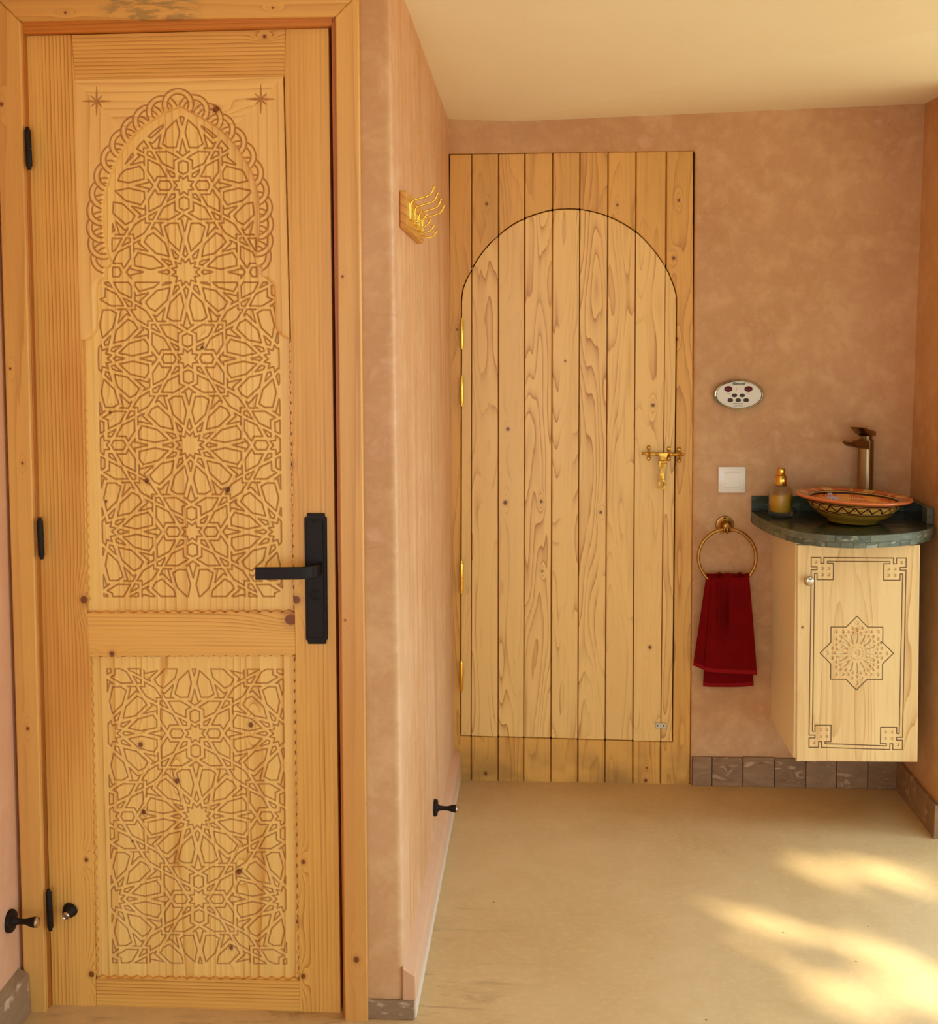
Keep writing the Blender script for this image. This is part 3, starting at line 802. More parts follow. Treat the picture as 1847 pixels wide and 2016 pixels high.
# ------------------------------------------------------------------ arched plank door in its plank surround
YP = YB+.006
jt = [886, 929, 981.5, 1033.3, 1088, 1142, 1197.4, 1252.5, 1312, 1365]     # joints at the top row (y=300)
jb = [891, 927.5, 980.6, 1031, 1084.5, 1137.5, 1191, 1245.7, 1300, 1358]   # joints at the foot (y=1555)
def jx(i, y): return jt[i]+(jb[i]-jt[i])*(y-300)/1255
topy = lambda x: 304.5-(x-886)*.0157
boty = lambda x: 1552+(x-891)*.018
LA = [(909.3,594),(911,578),(913,567),(920,549),(930,530),(940,512),(952,495),(966,479),(982,464.3),(995,453),(1009,443.6),(1021,436.6),(1033.6,430.7),(1047,425),(1061,420.6),(1075,416.8),(1088,414.2),(1103,412.5),(1118,411.8),(1131,412),(1143,413.2),(1157,415.3),(1170,418.2),(1184,422),(1197,426.5),(1212,433),(1227,440.7),(1240,449),(1253,458),(1266,470),(1279,483.8),(1292,500),(1302,514),(1310.6,528),(1317,540),(1322,552.7),(1327,566),(1330.7,581),(1331.6,592)]
def arch_y(x):
    for (x0, y0), (x1, y1) in zip(LA[:-1], LA[1:]):
        if x0 <= x <= x1: return y0+(y1-y0)*(x-x0)/(x1-x0+1e-9)
    return None
lb = lambda x: 1448+(x-908)*.029         # foot line of the leaf
Lx = lambda y: 909.3-(y-594)*.0014       # hinge edge of the leaf
Rx = lambda y: 1331.6-(y-592)*.0094      # lock edge of the leaf
G1 = 1.7                                 # half the gap round the leaf
sur = empty('trim_4', PY(1125, 1556, YP), 'varnished plank surround fixed round the arched door', 'plank surround', kind=ST)
lf = empty('door_2', PY(1118, 1452, YP), 'pale plank door with rounded arch top, brass bolt and hinges', 'door', kind=ST)
def offarch(pts, d):
    out = []
    for i, (x, y) in enumerate(pts):
        a = LA[max(0, min(len(LA)-1, min(range(len(LA)), key=lambda k: abs(LA[k][0]-x))))]
        cx_, cy_ = 1120.5, 622.0
        r = math.hypot(x-cx_, y-cy_); out.append((x+(x-cx_)/r*d, y+(y-cy_)/r*d))
    return out
def archpts(xa, xb):
    pts = [(xa, arch_y(xa))]+[p for p in LA if xa < p[0] < xb]+[(xb, arch_y(xb))]
    return pts
jw = 1.0
bv = dict(bevel=.0022)
for i in range(9):
    # --- surround planks
    if i == 0:
        P = [(886, topy(886)), (jx(1, 300)-jw, topy(929)), (jx(1, 520)-jw, arch_y(jx(1, 520)-jw)-G1)]
        P += list(reversed(offarch(archpts(909.4, jx(1, 520)-jw-.5), G1)))[1:]
        P += [(Lx(700)-G1, 700), (Lx(1450)-G1, lb(908)+1), (jx(1, 1450)-jw, lb(927)+1.2), (jx(1, 1555)-jw, boty(927)), (893, boty(893)), (884, 900)]
        slab(P, YP, .022, 'plank', M_SURR, sur, **bv)
    elif i == 8:
        P = [(jx(8, 300)+jw, topy(1312)), (1365, topy(1365)), (1364, 900), (1358, boty(1358)), (jx(8, 1558)+jw, boty(1300)), (jx(8, 1461)+jw, lb(1300)+1.2), (Rx(1461)+G1, lb(1325)+1.2), (Rx(700)+G1, 700)]
        P += list(reversed(offarch(archpts(jx(8, 528)+jw+.3, 1331.5), G1)))
        slab(P, YP, .022, 'plank', M_SURR, sur, **bv)
    else:
        xa, xb = jx(i, 450)+jw, jx(i+1, 450)-jw
        up = offarch(archpts(xa, xb), G1); up[0] = (xa, up[0][1]); up[-1] = (xb, up[-1][1])
        slab([(jx(i, 300)+jw, topy(jt[i])), (jx(i+1, 300)-jw, topy(jt[i+1]))]+up[::-1], YP, .022, 'plank', M_SURR, sur, **bv)
        slab([(jx(i, 1453)+jw, lb(jb[i])+1.2), (jx(i+1, 1453)-jw, lb(jb[i+1])+1.2), (jx(i+1, 1556)-jw, boty(jb[i+1])), (jx(i, 1556)+jw, boty(jb[i]))], YP, .022, 'plank', M_SURR, sur, **bv)
    # --- leaf planks
    if i == 0:
        P = offarch(archpts(909.4, jx(1, 520)-jw), -.3)+[(jx(1, 1450)-jw, lb(927)), (Lx(1450), lb(908))]
        slab(P, YP-.002, .022, 'plank', M_LEAF, lf, bevel=.0012)
    elif i == 8:
        P = offarch(archpts(jx(8, 530)+jw, 1331.5), -.3)+[(Rx(1461)-.6, lb(1325)), (jx(8, 1461)+jw, lb(1300))]
        slab(P, YP-.002, .022, 'plank', M_LEAF, lf, bevel=.0012)
    else:
        xa, xb = jx(i, 450)+jw, jx(i+1, 450)-jw
        up = offarch(archpts(xa, xb), -.3); up[0] = (xa, up[0][1]); up[-1] = (xb, up[-1][1])
        slab(up+[(jx(i+1, 1453)-jw, lb(jb[i+1])), (jx(i, 1453)+jw, lb(jb[i]))], YP-.002, .022, 'plank', M_LEAF, lf, **bv)
# boards closing the joints from behind
LO = offarch(LA, -3.0)
slab(LO+[(Rx(1455)-3, lb(1320)-3), (Lx(1448)+3, lb(912)-3)], YP+.006, .018, 'backing_board', M_BACK, lf, 0)
up = offarch(LA, 4.0)
slab([(888, topy(888)+1), (1363, topy(1363)+1), (1357, boty(1357)-1), (895, boty(895)-1), (893, lb(900)+4), (Rx(1461)+4, lb(1330)+4)]+list(reversed(up))+[(Lx(1448)-4, lb(905)+3), (893, lb(900)+3.9)], YP+.008, .012, 'backing_board', M_BACK, sur, 0)
for ya, yb in ((626, 687), (739, 800), (1104, 1170), (1299, 1363)):
    barrel_hinge(Lx(ya)+.2, ya, yb, YP-.006, .0056, M_BRASS, lf, .4)
# brass bolt with hanging hasp
zb1 = PY(1300, 893, YP).z
bolt = empty('bolt', PY(1308, 893, YP-.01), parent=lf)
def bx(x, y, o): return PY(x, y, YP-o)
rod = MB()
y_ = 893.5
def rx(x): return Vector((bx(x, y_, .014).x, YP-.014, zb1-.0015*(x-1306)/40))
rod.lathe([(0, 0), (.0050, .0005), (.0054, .003), (.003, .005), (.0046, .007), (.0046, .010), (.003, .012), (.0050, .013)]+[(.0050, (rx(1348)-rx(1264)).length-.013), (.003, (rx(1348)-rx(1264)).length-.011), (.0048, (rx(1348)-rx(1264)).length-.008), (.0048, (rx(1348)-rx(1264)).length-.003), (0, (rx(1348)-rx(1264)).length)], rx(1264), rx(1348)-rx(1264), n=14)
rod.build('rod', M_CAST, bolt, smooth=40)
for x_, ya, yb in ((1277.6, 881, 902.5), (1317, 883, 903), (1337, 884.5, 906.5)):
    m = MB()
    par = bolt
    for yy in (ya, yb):
        c_ = bx(x_, yy, .0)
        ring = [(c_.x+math.cos(a)*.0048, YP-.0045, c_.z+math.sin(a)*.0048) for a in [k*math.pi/6 for k in range(12)]]
        m.tube(ring, .0026, 8, closed=True)
        m.lathe([(.0052, 0), (.0052, .004)], (c_.x, YP-.0005, c_.z), (0, -1, 0), n=14)
    c0, c1 = bx(x_, ya+4, 0), bx(x_, yb-4, 0); zm = (c0.z+c1.z)/2
    arch_ = [(c0.x, YP-.004, c0.z), (c0.x, YP-.015, c0.z-.003), (c0.x, YP-.021, zm), (c0.x, YP-.015, c1.z+.003), (c0.x, YP-.004, c1.z)]
    m.tube(arch_, .0028, 8)
    m.build('staple', M_CAST, par, smooth=40)
HS = [(940,520),(1170,520),(1150,590),(1130,650),(1155,700),(1148,770),(1105,860),(1065,960),(1083,1060),(1088,1150),(1118,1200),(1110,1270),(1128,1330),(1100,1385),(1030,1430),(960,1395),(915,1370),(935,1290),(925,1200),(945,1150),(955,1060),(995,960),(965,860),(945,780),(962,700),(985,650),(965,590)]
hs = [(1220+x*.0812, 850+y*.0812) for x, y in HS]
hole = [(1030+38*math.cos(a), 1272+86*math.sin(a)) for a in [k*math.pi/8 for k in range(16)]]
hol = [(1220+x*.0812, 850+y*.0812) for x, y in hole]
me_ = MB()
# plate as strips: body above the hole, ring round the hole
yb_ = YP-.024
ring_o = [h for h in hs if h[1] > 850+1140*.0812]
body = [h for h in hs if h[1] <= 850+1155*.0812]
me_.prism(quadpx(body, yb_), (0, .0035, 0))
cx_, cy_ = 1220+1030*.0812, 850+1272*.0812
oo = []
for a in [k*math.pi/8 for k in range(16)]:
    oo.append((cx_+math.cos(a)*(7.6 if abs(math.sin(a)) < .95 else 6.0), cy_+math.sin(a)*(12.2 if math.sin(a) > 0 else 10.0)))
m2 = me_
base = len(m2.v)
for y2 in (yb_, yb_+.0035):
    m2.v += [tuple(PY(x, y, y2)) for x, y in oo]; m2.v += [tuple(PY(x, y, y2)) for x, y in hol]
for k_ in range(16):
    k2 = (k_+1) % 16
    for f_ in ((k_, k2, 16+k2, 16+k_), (32+k_, 48+k_, 48+k2, 32+k2), (k_, 32+k_, 32+k2, k2), (16+k_, 16+k2, 48+k2, 48+k_)):
        m2.f.append(tuple(base+i for i in f_)); m2.m.append(0)
for ex, ey in ((920, 1180), (930, 1365), (1118, 1200), (1105, 1340)):
    q = PY(1220+ex*.0812, 850+ey*.0812, yb_+.0015); m2.lathe([(0, -.0022), (.002, -.001), (.002, .001), (0, .0022)], q, (0, -1, 0), n=8)
for yy in (700, 780, 1000):
    a, b = (PY(1220+952*.0812, 850+yy*.0812, yb_-.001), PY(1220+1146*.0812, 850+yy*.0812, yb_-.001)) if yy < 900 else (PY(1220+985*.0812, 850+yy*.0812, yb_-.001), PY(1220+1070*.0812, 850+yy*.0812, yb_-.001))
    m2.tube([a, b], .0013, 6)
m2.build('hasp', M_CAST, bolt, smooth=30)
cp = slab([(1290.5, 1423), (1312, 1424), (1312, 1434.5), (1290.5, 1434)], YP-.0055, .0035, 'catch_plate', M_ALU, lf, .0008)
for sx_, sy_ in ((1294.5, 1428.6), (1306.7, 1429)):
    MB().lathe([(.0026, 0), (.0026, .0006), (.0012, .0002), (0, .0002)], PY(sx_, sy_, YP-.0055), (0, -1, 0), n=12).build('screw', M_BLACK, cp, smooth=40)
# ------------------------------------------------------------------ vanity cabinet
cab = empty('vanity_cabinet', PY(1689, 1500, YC+.15), 'wall-hung natural pine cabinet with carved star door under green marble top', 'cabinet')
xl_, xr_ = PY(1569.5, 1300, YC).x, PY(1806, 1300, YC).x
zb_ = PY(1688, 1499, YC).z; ztp = .8435
MB().box(xl_-.004, xr_-.002, YC+.0185, YB-.001, zb_+.002, ztp).build('body', M_CABS, cab, bevel=.001)
cd = None
st = 0.75
xs_, ys_ = np.arange(1569.3, 1811.2, st), np.arange(1073.0, 1499.7, st)
XX, YY = np.meshgrid(xs_, ys_)
# map the sample lattice to the slightly tapering door outline
u = (XX-xs_[0])/(xs_[-1]-xs_[0]); v = (YY-ys_[0])/(ys_[-1]-ys_[0])
DX = (1570*(1-v)+1568*v)*(1-u)+(1811.3*(1-v)+1806.3*v)*u
DY = (1073*(1-v)+1498.3*v)*(1-u)+(1073*(1-v)+1500*v)*u
# design coordinates: photo-scale units on the door face
QC = [(1596.7,1097.5),(1784,1098.5),(1780.6,1475.4),(1594.3,1472)]
def corner(k, dx, dy):
    """point dx, dy inward from corner k of the border"""
    s = [(1, 1), (-1, 1), (-1, -1), (1, -1)][k]; x, y = QC[k]
    return (x+s[0]*dx, y+s[1]*dy)
out_ = [(0,24.2),(11.6,24.2),(11.6,18.6),(0,18.6),(0,0),(19,0),(19,11.4),(25,11.4),(25,0)]
inn_ = [(6.7,31.6),(11.6,31.6),(11.6,43.8),(43.8,43.8),(43.8,11.4),(32,11.4),(32,7.3)]
segs = []
for path in (out_, inn_):
    full = []
    for k_ in range(4):
        pts = [corner(k_, *p) for p in path]
        if k_ in (1, 3): pts = pts[::-1]
        full += pts
    for i in range(len(full)): segs.append((*full[i-1], *full[i]))
mc = (1688, 1286)
star = []
for k_ in range(8):
    a = math.radians(45*k_); b = math.radians(45*k_+22.5); star += [(mc[0]+72.6*math.cos(a), mc[1]+72.6*math.sin(a)), (mc[0]+55.6*math.cos(b), mc[1]+55.6*math.sin(b))]
for i in range(16): segs.append((*star[i-1], *star[i]))
D = dist_field(XX.shape[1], XX.shape[0], xs_[0], ys_[0], st, segs, 3.0)
t = np.clip(D/1.25, 0, 1); H = -(1-t*t*(3-2*t))*.0018; CV = 1-np.clip(D/1.15, 0, 1)**3
# routed recesses
sd = np.full(XX.shape, 9.0)      # distance inside each pocket (negative inside)
def blob(x, y, r, sy=1.0, ang=0.0):
    global sd
    c_, s_ = math.cos(ang), math.sin(ang); X_, Y_ = XX-x, YY-y
    a, b = X_*c_+Y_*s_, -X_*s_+Y_*c_
    sd = np.minimum(sd, np.hypot(a, b/sy)-r)
def capsule(ax, ay, bx_, by_, ra, rb):
    global sd
    dx, dy = bx_-ax, by_-ay; L = dx*dx+dy*dy; t = np.clip(((XX-ax)*dx+(YY-ay)*dy)/L, 0, 1)
    sd = np.minimum(sd, np.hypot(XX-ax-t*dx, YY-ay-t*dy)-(ra+(rb-ra)*t))
def pol(r, a): return (mc[0]+r*math.sin(math.radians(a)), mc[1]-r*math.cos(math.radians(a)))
for k_ in range(8):
    a = 45*k_
    blob(*pol(59, a), 3.6); blob(*pol(45.5, a), 2.6, 1.5, math.radians(a)); blob(*pol(45, a+22.5), 3.1)
    blob(*pol(50, a-11.3), 3.3); blob(*pol(50, a+11.3), 3.3)
for k_ in range(16):
    a = 22.5*k_
    capsule(*pol(18.5, a), *pol(27, a), .4, 2.7); capsule(*pol(27, a), *pol(36.5, a), 2.7, 2.9)
    b = a+11.25
    capsule(*pol(35, b), *pol(40, b), .3, 1.3); capsule(*pol(41, b-4), *pol(41, b+4), 1.0, 1.0); capsule(*pol(40, b), *pol(44.5, b), 1.2, .3)
    blob(*pol(12.6, b), .95)
core = np.hypot(XX-mc[0], YY-mc[1])
for k_ in range(4):
    for dx, dy in ((9.5,9),(22,21.6),(34.5,21.6),(22,34.3),(34.5,34.3)):
        x, y = corner(k_, dx, dy); sd = np.minimum(sd, np.maximum(abs(XX-x), abs(YY-y))-2.9)
H = H-np.clip(-sd/2.2, 0, 1)**.7*.0058
H = H-np.where(core < 7, .005*(np.clip((7-core)/1.4, 0, 1))*(1-.75*np.clip((5-core)/5, 0, 1)), 0)
CV = np.maximum(CV, np.clip(-sd/1.5, 0, 1)*.3)  # shade of the routed pockets put into the colour mask
P_ = PYa(DX, DY, YC)
door = MB().prism(quadpx([(1570,1073),(1811.3,1073),(1806.3,1500),(1568,1498.3)], YC+.0045), (0, .0135, 0)).build('door', M_CABS, cab, bevel=.0005)
# front skin of the door, wrapped back round its four edges
E_ = np.ones(XX.shape); H2 = H.copy()
H2[0, :] = -.006; H2[-1, :] = -.006; H2[:, 0] = -.006; H2[:, -1] = -.006
for a_, b_ in ((0, 1), (-1, -2)):
    DX[a_, :] = DX[b_, :]; DY[a_, :] = DY[b_, :]; DX[:, a_] = DX[:, b_]; DY[:, a_] = DY[:, b_]
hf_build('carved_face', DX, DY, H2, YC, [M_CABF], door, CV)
p = PY(1590, 1141, YC)
MB().lathe([(.006, 0), (.0055, .008), (.007, .013), (.0135, .017), (.0145, .021), (.0125, .025), (.006, .0275), (0, .028)], p, (0, -1, 0), n=28).build('knob', M_NICKEL, door, smooth=50, label='brushed nickel knob')

# ------------------------------------------------------------------ marble washbasin top
ZS, ZBt = .88, .844
top = empty('stone_counter', (.93, 3.78, ZBt), 'dark green marble washbasin counter with curved front and upstand', 'countertop')
rim_px = [(1480,1006.5),(1482,1009),(1496,1018),(1512,1026.5),(1530,1033.5),(1547,1039.5),(1565,1044),(1585,1047.5),(1606,1050.3),(1627.6,1052.4),(1650,1053.6),(1672,1054.3),(1692,1054.4),(1711,1054),(1735,1053),(1756,1051.7),(1777,1050),(1795,1048),(1812,1045),(1826,1041.5),(1836,1038),(1841,1034.7)]
fe = [PZ(x, y, ZS) for x, y in rim_px]
fe[0].y = min(fe[0].y, YB); 
fe = [Vector((min(p.x, 1.166), p.y, p.z)) for p in fe]
ol = [Vector((fe[0].x, YB-.001, ZS))]+fe[1:]+[Vector((1.166, fe[-1].y+.03, ZS)), Vector((1.170, YB-.001, ZS))]
core_ol = [p-Vector((0, 0, .0015)) for p in ol]
# slab body, a little inside the edge tiles
cen = Vector((.95, YB, ZS))
def inset(p, d):
    v = cen-p; v.z = 0; return p+v.normalized()*d
m = MB().prism([inset(p, .006)-Vector((0, 0, .0006)) if i not in (0, len(ol)-1) else p-Vector((0, 0, .0006)) for i, p in enumerate(ol)], (0, 0, -(ZS-ZBt)+.001))
m.build('slab', M_GROUT, top)
# polished tiles on the surface (clipped squares)
outl = [(p.x, p.y) for p in ol]
tsz = .098
ins = [(inset(p, .001).x, inset(p, .001).y) for p in ol]
xx = ol[0].x-.06
while xx < 1.18:
    yy = YB-.001
    while yy > 3.5:
        sq = [(xx+.0006, yy-.0006), (xx+tsz-.0006, yy-.0006), (xx+tsz-.0006, yy-tsz+.0006), (xx+.0006, yy-tsz+.0006)]
        q = clip([tuple(p) for p in ins], sq)
        if len(q) >= 3 and area(q) > 2e-5:
            MB().prism([(a, b, ZS) for a, b in q], (0, 0, -.004)).build('surface_tile', M_SLATET, top)
        yy -= tsz
    xx += tsz
# edge: upper band of long pieces, lower row of small tiles
def along(pts, step):
    out = []; L = 0; cur = [pts[0]]
    for a, b in zip(pts[:-1], pts[1:]):
        seg = (b-a).length; pos = 0
        while L+seg-pos >= step:
            t = (step-L)/seg if pos == 0 else 0
            d = step-L; pos += d; q = a+(b-a)*(pos/seg); cur.append(q); out.append(cur); cur = [q]; L = 0
        L += seg-pos; cur.append(b)
    if len(cur) > 1: out.append(cur)
    return out
edge = fe[1:]
edge = [Vector((fe[0].x, YB-.002, ZS))]+edge
for strip, z0, z1, stp, bw in (('edge_band', .0205, .0015, .098, .0), ('edge_tile', .036, .0212, .036, .0008)):
    for seg_ in along(edge, stp):
        if (seg_[-1]-seg_[0]).length < .004: continue
        m = MB(); vs = []
        g_in = .0005
        d0 = (seg_[1]-seg_[0]).normalized()*g_in; d1_ = (seg_[-1]-seg_[-2]).normalized()*g_in
        sg = [seg_[0]+d0]+seg_[1:-1]+[seg_[-1]-d1_]
        for p in sg:
            o_ = inset(p, bw); i_ = inset(p, .008)
            vs += [(o_.x, o_.y, ZS-z1), (i_.x, i_.y, ZS-z1), (i_.x, i_.y, ZS-z0), (o_.x, o_.y, ZS-z0)]
        fs = []
        for i in range(len(sg)-1):
            for k_ in range(4): fs.append((i*4+k_, i*4+(k_+1) % 4, (i+1)*4+(k_+1) % 4, (i+1)*4+k_))
        fs += [(3, 2, 1, 0), tuple(len(vs)-4+i for i in range(4))]
        m.add(vs, fs); m.build(strip, M_SLATE, top)
# upstands
zu = .928
xlu = fe[0].x
n_b = 4
for i in range(n_b):
    a = xlu+(1.165-xlu)*i/n_b; b = xlu+(1.165-xlu)*(i+1)/n_b
    MB().box(a+.0004, b-.0004, YB-.014, YB-.001, ZS+.0003, zu).build('upstand_tile', M_SLATET, top, bevel=.001)
ya = YB-.0145
for i in range(3):
    a = ya-i*.092; b = max(a-.092, 3.745)
    MB().box(1.150, 1.1695, b+.0004, a-.0004, ZS+.0003, zu).build('upstand_tile', M_SLATE if i == 2 else M_SLATET, top, bevel=.001)

# ------------------------------------------------------------------ painted bowl
g = G('painted_terracotta')
x, y, z = g.objco()
r = (x*x+y*y).sqrt(); th = y.atan2(x)
A = th*(46/(2*math.pi)); tri = (A.pingpong(1.0))            # zigzag 0..1
n = g.noise(x, y, z, 40.0, 3.0)
# outside
oc = g.mix((170, 128, 44), (140, 104, 30), n)
band = z.gt(.0385)*z.lt(.0555)
oc = g.mix(oc, (206, 164, 76), band)
def ln(v, c, w): return (v-c).abs().lt(w)
lines = ln(z, .0365, .0013).max(ln(z, .0325, .0012)).max(ln(z, .0565, .0012)).max(ln(z, .0605, .0014))
oc = g.mix(oc, (206, 158, 92), z.gt(.0335)*z.lt(.0362)); oc = g.mix(oc, (214, 140, 92), z.gt(.0572)*z.lt(.0600))
zz = ((z-.0385)/.017-tri).abs().lt(.17)*band
fr1 = (A*1.0+.0).fract()
dot = (((tri-0.5).abs()).gt(.36)*((z-.047).abs().lt(.0022)))
oc = g.mix(oc, (176, 96, 40), dot*band)
oc = g.mix(oc, (62, 22, 14), lines.max(zz))
# inside and rim
ic = g.mix((206, 92, 36), (226, 150, 60), (g.noise(x, y, z, 26.0, 1.0)).step(.4, .6))
grid = ((r*150.0).fract().lt(.22)).max(((th*18.0).fract()).lt(.22))
ic = g.mix(ic, (240, 196, 128), grid*r.lt(.118)*r.gt(.03)*.75)
lob = (r - (th*4.0).sin()*.014 - .078)
ic = g.mix(ic, (234, 188, 92), lob.lt(0.0)); ic = g.mix(ic, (150, 40, 18), ln(lob, .0, .004)); ic = g.mix(ic, (240, 214, 150), ln(lob, .0062, .0018))
rimc = g.mix((204, 110, 62), (226, 176, 100), ((th*14.0).sin()*.5+.5).step(.35, .6)*((th*7.0).sin()*.5+.5).step(.2, .5))
ic = g.mix(ic, rimc, r.gt(.126))
ic = g.mix(ic, (52, 22, 14), ln(r, .1235, .0022).max(ln(r, .1285, .0012)).max(ln(r, .153, .0007)).max(ln(r, .1555, .0005)))
ic = g.mix(ic, (212, 172, 120), ln(r, .1262, .0009))
glare_ = ((x+.035)*(x+.035)+(y-.098)*(y-.098)*1.5).sqrt().lt(.024)*g.noise(x, y, z, 160.0, 2.0).gt(.47)
ic = g.mix(ic, (206, 196, 226), glare_)  # purple-white glare spot painted inside the bowl
# outer face of the rim
nz = g.t.nodes.new('ShaderNodeSeparateXYZ'); tc = g.t.nodes.new('ShaderNodeTexCoord'); g.t.links.new(tc.outputs['Normal'], nz.inputs[0])
NZ = S(g, nz.outputs[2]); NX = S(g, nz.outputs[0]); NY = S(g, nz.outputs[1])
inward = (NX*x+NY*y).lt(-.0008).max(NZ.gt(.4))
c = g.mix(oc, ic, inward)
c = g.mix(c, (216, 112, 62), r.gt(.1575))
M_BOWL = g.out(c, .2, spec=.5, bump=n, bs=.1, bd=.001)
prof = [(.068, 0), (.072, .0), (.074, .006), (.092, .014), (.108, .026), (.121, .040), (.1315, .054), (.137, .062), (.148, .066), (.160, .0685), (.1645, .0705), (.166, .0735), (.1645, .0765), (.160, .0775), (.150, .0765), (.138, .0745), (.1275, .0705), (.122, .0635), (.113, .050), (.100, .035), (.084, .022), (.060, .0125), (.030, .009), (.016, .008), (0, .0078)]
bc = Vector((.944, 3.774, ZS+.0012))
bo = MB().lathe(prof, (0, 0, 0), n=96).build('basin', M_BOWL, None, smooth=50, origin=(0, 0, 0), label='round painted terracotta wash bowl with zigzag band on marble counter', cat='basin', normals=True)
bo.location = bc+Vector((0, 0, .0028)); bo.rotation_euler = (0, math.radians(2.2), 0)
# make the profile's foot thick: solid, already closed
# ------------------------------------------------------------------ tall tap
fc = Vector((PY(1705, 900, 3.948).x, 3.948, ZS))
tap = empty('faucet', fc+Vector((0, 0, .0003)), 'tall bronze single-lever tap standing behind the painted bowl', 'faucet')
zt_b = 1.108
def rsq(cx, cy, z, a, b, rr, ang, n=5):
    """rounded rectangle"""
    out = []
    for k_, (sx_, sy_) in enumerate(((1, 1), (-1, 1), (-1, -1), (1, -1))):
        for i in range(n+1):
            t = math.radians(90*k_+90*i/n); x_, y_ = sx_*(a-rr)+rr*math.cos(t), sy_*(b-rr)+rr*math.sin(t)
            out.append(Vector((cx+x_*math.cos(ang)-y_*math.sin(ang), cy+x_*math.sin(ang)+y_*math.cos(ang), z)))
    return out
ang = math.radians(-28)
def loft(m, rs):
    n = len(rs[0]); b = len(m.v); fs = []
    vs = [p for r_ in rs for p in r_]
    for i in range(len(rs)-1):
        for k_ in range(n): fs.append((i*n+k_, i*n+(k_+1) % n, (i+1)*n+(k_+1) % n, (i+1)*n+k_))
    fs += [tuple(reversed(range(n))), tuple(range(len(vs)-n, len(vs)))]
    return m.add(vs, fs)
m = MB()
loft(m, [rsq(fc.x, fc.y, ZS+.0003, .0245, .0245, .0235, ang), rsq(fc.x, fc.y, ZS+.004, .0245, .0245, .0235, ang), rsq(fc.x, fc.y, ZS+.005, .022, .022, .017, ang), rsq(fc.x, fc.y, zt_b-.001, .022, .022, .016, ang), rsq(fc.x, fc.y, zt_b, .021, .021, .016, ang)])
m.build('body', M_FAUCET, tap, smooth=40)
dv = Vector((-math.sin(math.radians(40)), -math.cos(math.radians(40)), 0)); sv = Vector((dv.y, -dv.x, 0))
def beam(stations, name, mat, par, bev=.0015):
    """stations: (distance along dv, z top, z bottom, half width)"""
    m = MB(); vs = []; fs = []
    for d, z1, z0, w in stations:
        c_ = Vector((fc.x, fc.y, 0))+dv*d
        vs += [c_+sv*w+Vector((0,0,z1)), c_-sv*w+Vector((0,0,z1)), c_-sv*w+Vector((0,0,z0)), c_+sv*w+Vector((0,0,z0))]
    for i in range(len(stations)-1):
        for k_ in range(4): fs.append((i*4+k_, i*4+(k_+1) % 4, (i+1)*4+(k_+1) % 4, (i+1)*4+k_))
    fs += [(3, 2, 1, 0), tuple(len(vs)-4+i for i in range(4))]
    return m.add(vs, fs).build(name, mat, par, bevel=bev, seg=2, smooth=35)
beam([(.010, zt_b-.002, zt_b-.030, .018), (.035, zt_b-.001, zt_b-.024, .018), (.075, zt_b+.002, zt_b-.018, .0175), (.105, zt_b+.004, zt_b-.012, .017), (.125, zt_b+.005, zt_b+.001, .0165)], 'spout', M_FAUCET, tap)
m = MB(); loft(m, [rsq(fc.x, fc.y, zt_b+.0005, .0175, .0175, .013, ang), rsq(fc.x, fc.y, zt_b+.012, .0185, .0185, .013, ang)]); m.build('cartridge_collar', M_FAUCET, tap, smooth=40)
beam([(-.024, zt_b+.024, zt_b+.009, .021), (.010, zt_b+.031, zt_b+.012, .0215), (.035, zt_b+.036, zt_b+.021, .0215), (.066, zt_b+.043, zt_b+.040, .0205)], 'lever', M_FAUCET, tap)

# ------------------------------------------------------------------ soap bottle
sc = Vector((PY(1537.5, 960, 3.885).x, 3.885, ZS+.0002))
soap = empty('soap_dispenser', sc, 'frosted glass soap bottle with amber liquid and gold pump head', 'soap bottle')
g = G('frosted_glass'); M_FROST = g.out((250, 246, 238), .3)
g.b.inputs['Transmission Weight'].default_value = 1.0; g.b.inputs['IOR'].default_value = 1.3
g = G('amber_soap'); M_SOAP = g.out((236, 176, 40), .4)
MB().lathe([(0, 0), (.031, 0), (.035, .003), (.0362, .009), (.0358, .060), (.0345, .078), (.030, .088), (.020, .0935), (.0155, .095), (.0155, .100), (.0125, .100), (.0125, .095), (.026, .086), (.0315, .077), (.0330, .060), (.0330, .017), (.030, .013), (0, .012)], sc, n=48).build('bottle', M_FROST, soap, smooth=50)
MB().lathe([(0, .0128), (.029, .0135), (.0323, .0175), (.0323, .066), (0, .066)], sc, n=48).build('soap_liquid', M_SOAP, soap, smooth=40)
cap_ = MB().lathe([(.0170, .0955), (.0172, .096), (.0168, .122), (.0160, .1235), (.0125, .1238)], sc, n=36).build('collar', M_GOLD, soap, smooth=40)
MB().lathe([(.0122, .1242), (.0124, .1245), (.0118, .1435), (.0112, .1455), (.004, .1462), (0, .1460)], sc, n=32).build('pump_head', M_GOLD, soap, smooth=40)

# ------------------------------------------------------------------ steam control, switch
def text_mesh(s, size, center, mat, parent, name='lettering', shear=0.0, bold=0.0, depth=.0003, sxx=1.0):
    cu = bpy.data.curves.new('t', 'FONT'); cu.body = s; cu.size = size; cu.align_x = 'CENTER'; cu.align_y = 'CENTER'; cu.shear = shear; cu.offset = bold; cu.extrude = depth/2; cu.resolution_u = 3
    t = lk(bpy.data.objects.new('t', cu)); bpy.context.view_layer.update()
    me = bpy.data.meshes.new_from_object(t.evaluated_get(bpy.context.evaluated_depsgraph_get()))
    bpy.data.objects.remove(t)
    me.transform(Matrix.Rotation(math.radians(90), 4, 'X')); me.transform(Matrix.Diagonal((sxx, 1, 1, 1)))
    me.materials.clear(); me.materials.append(mat)
    o = lk(bpy.data.objects.new(name, me)); o.parent = parent; o.location = Vector(center)-wpos(parent); return o
pc = PY(1453.2, 776.3, YB)
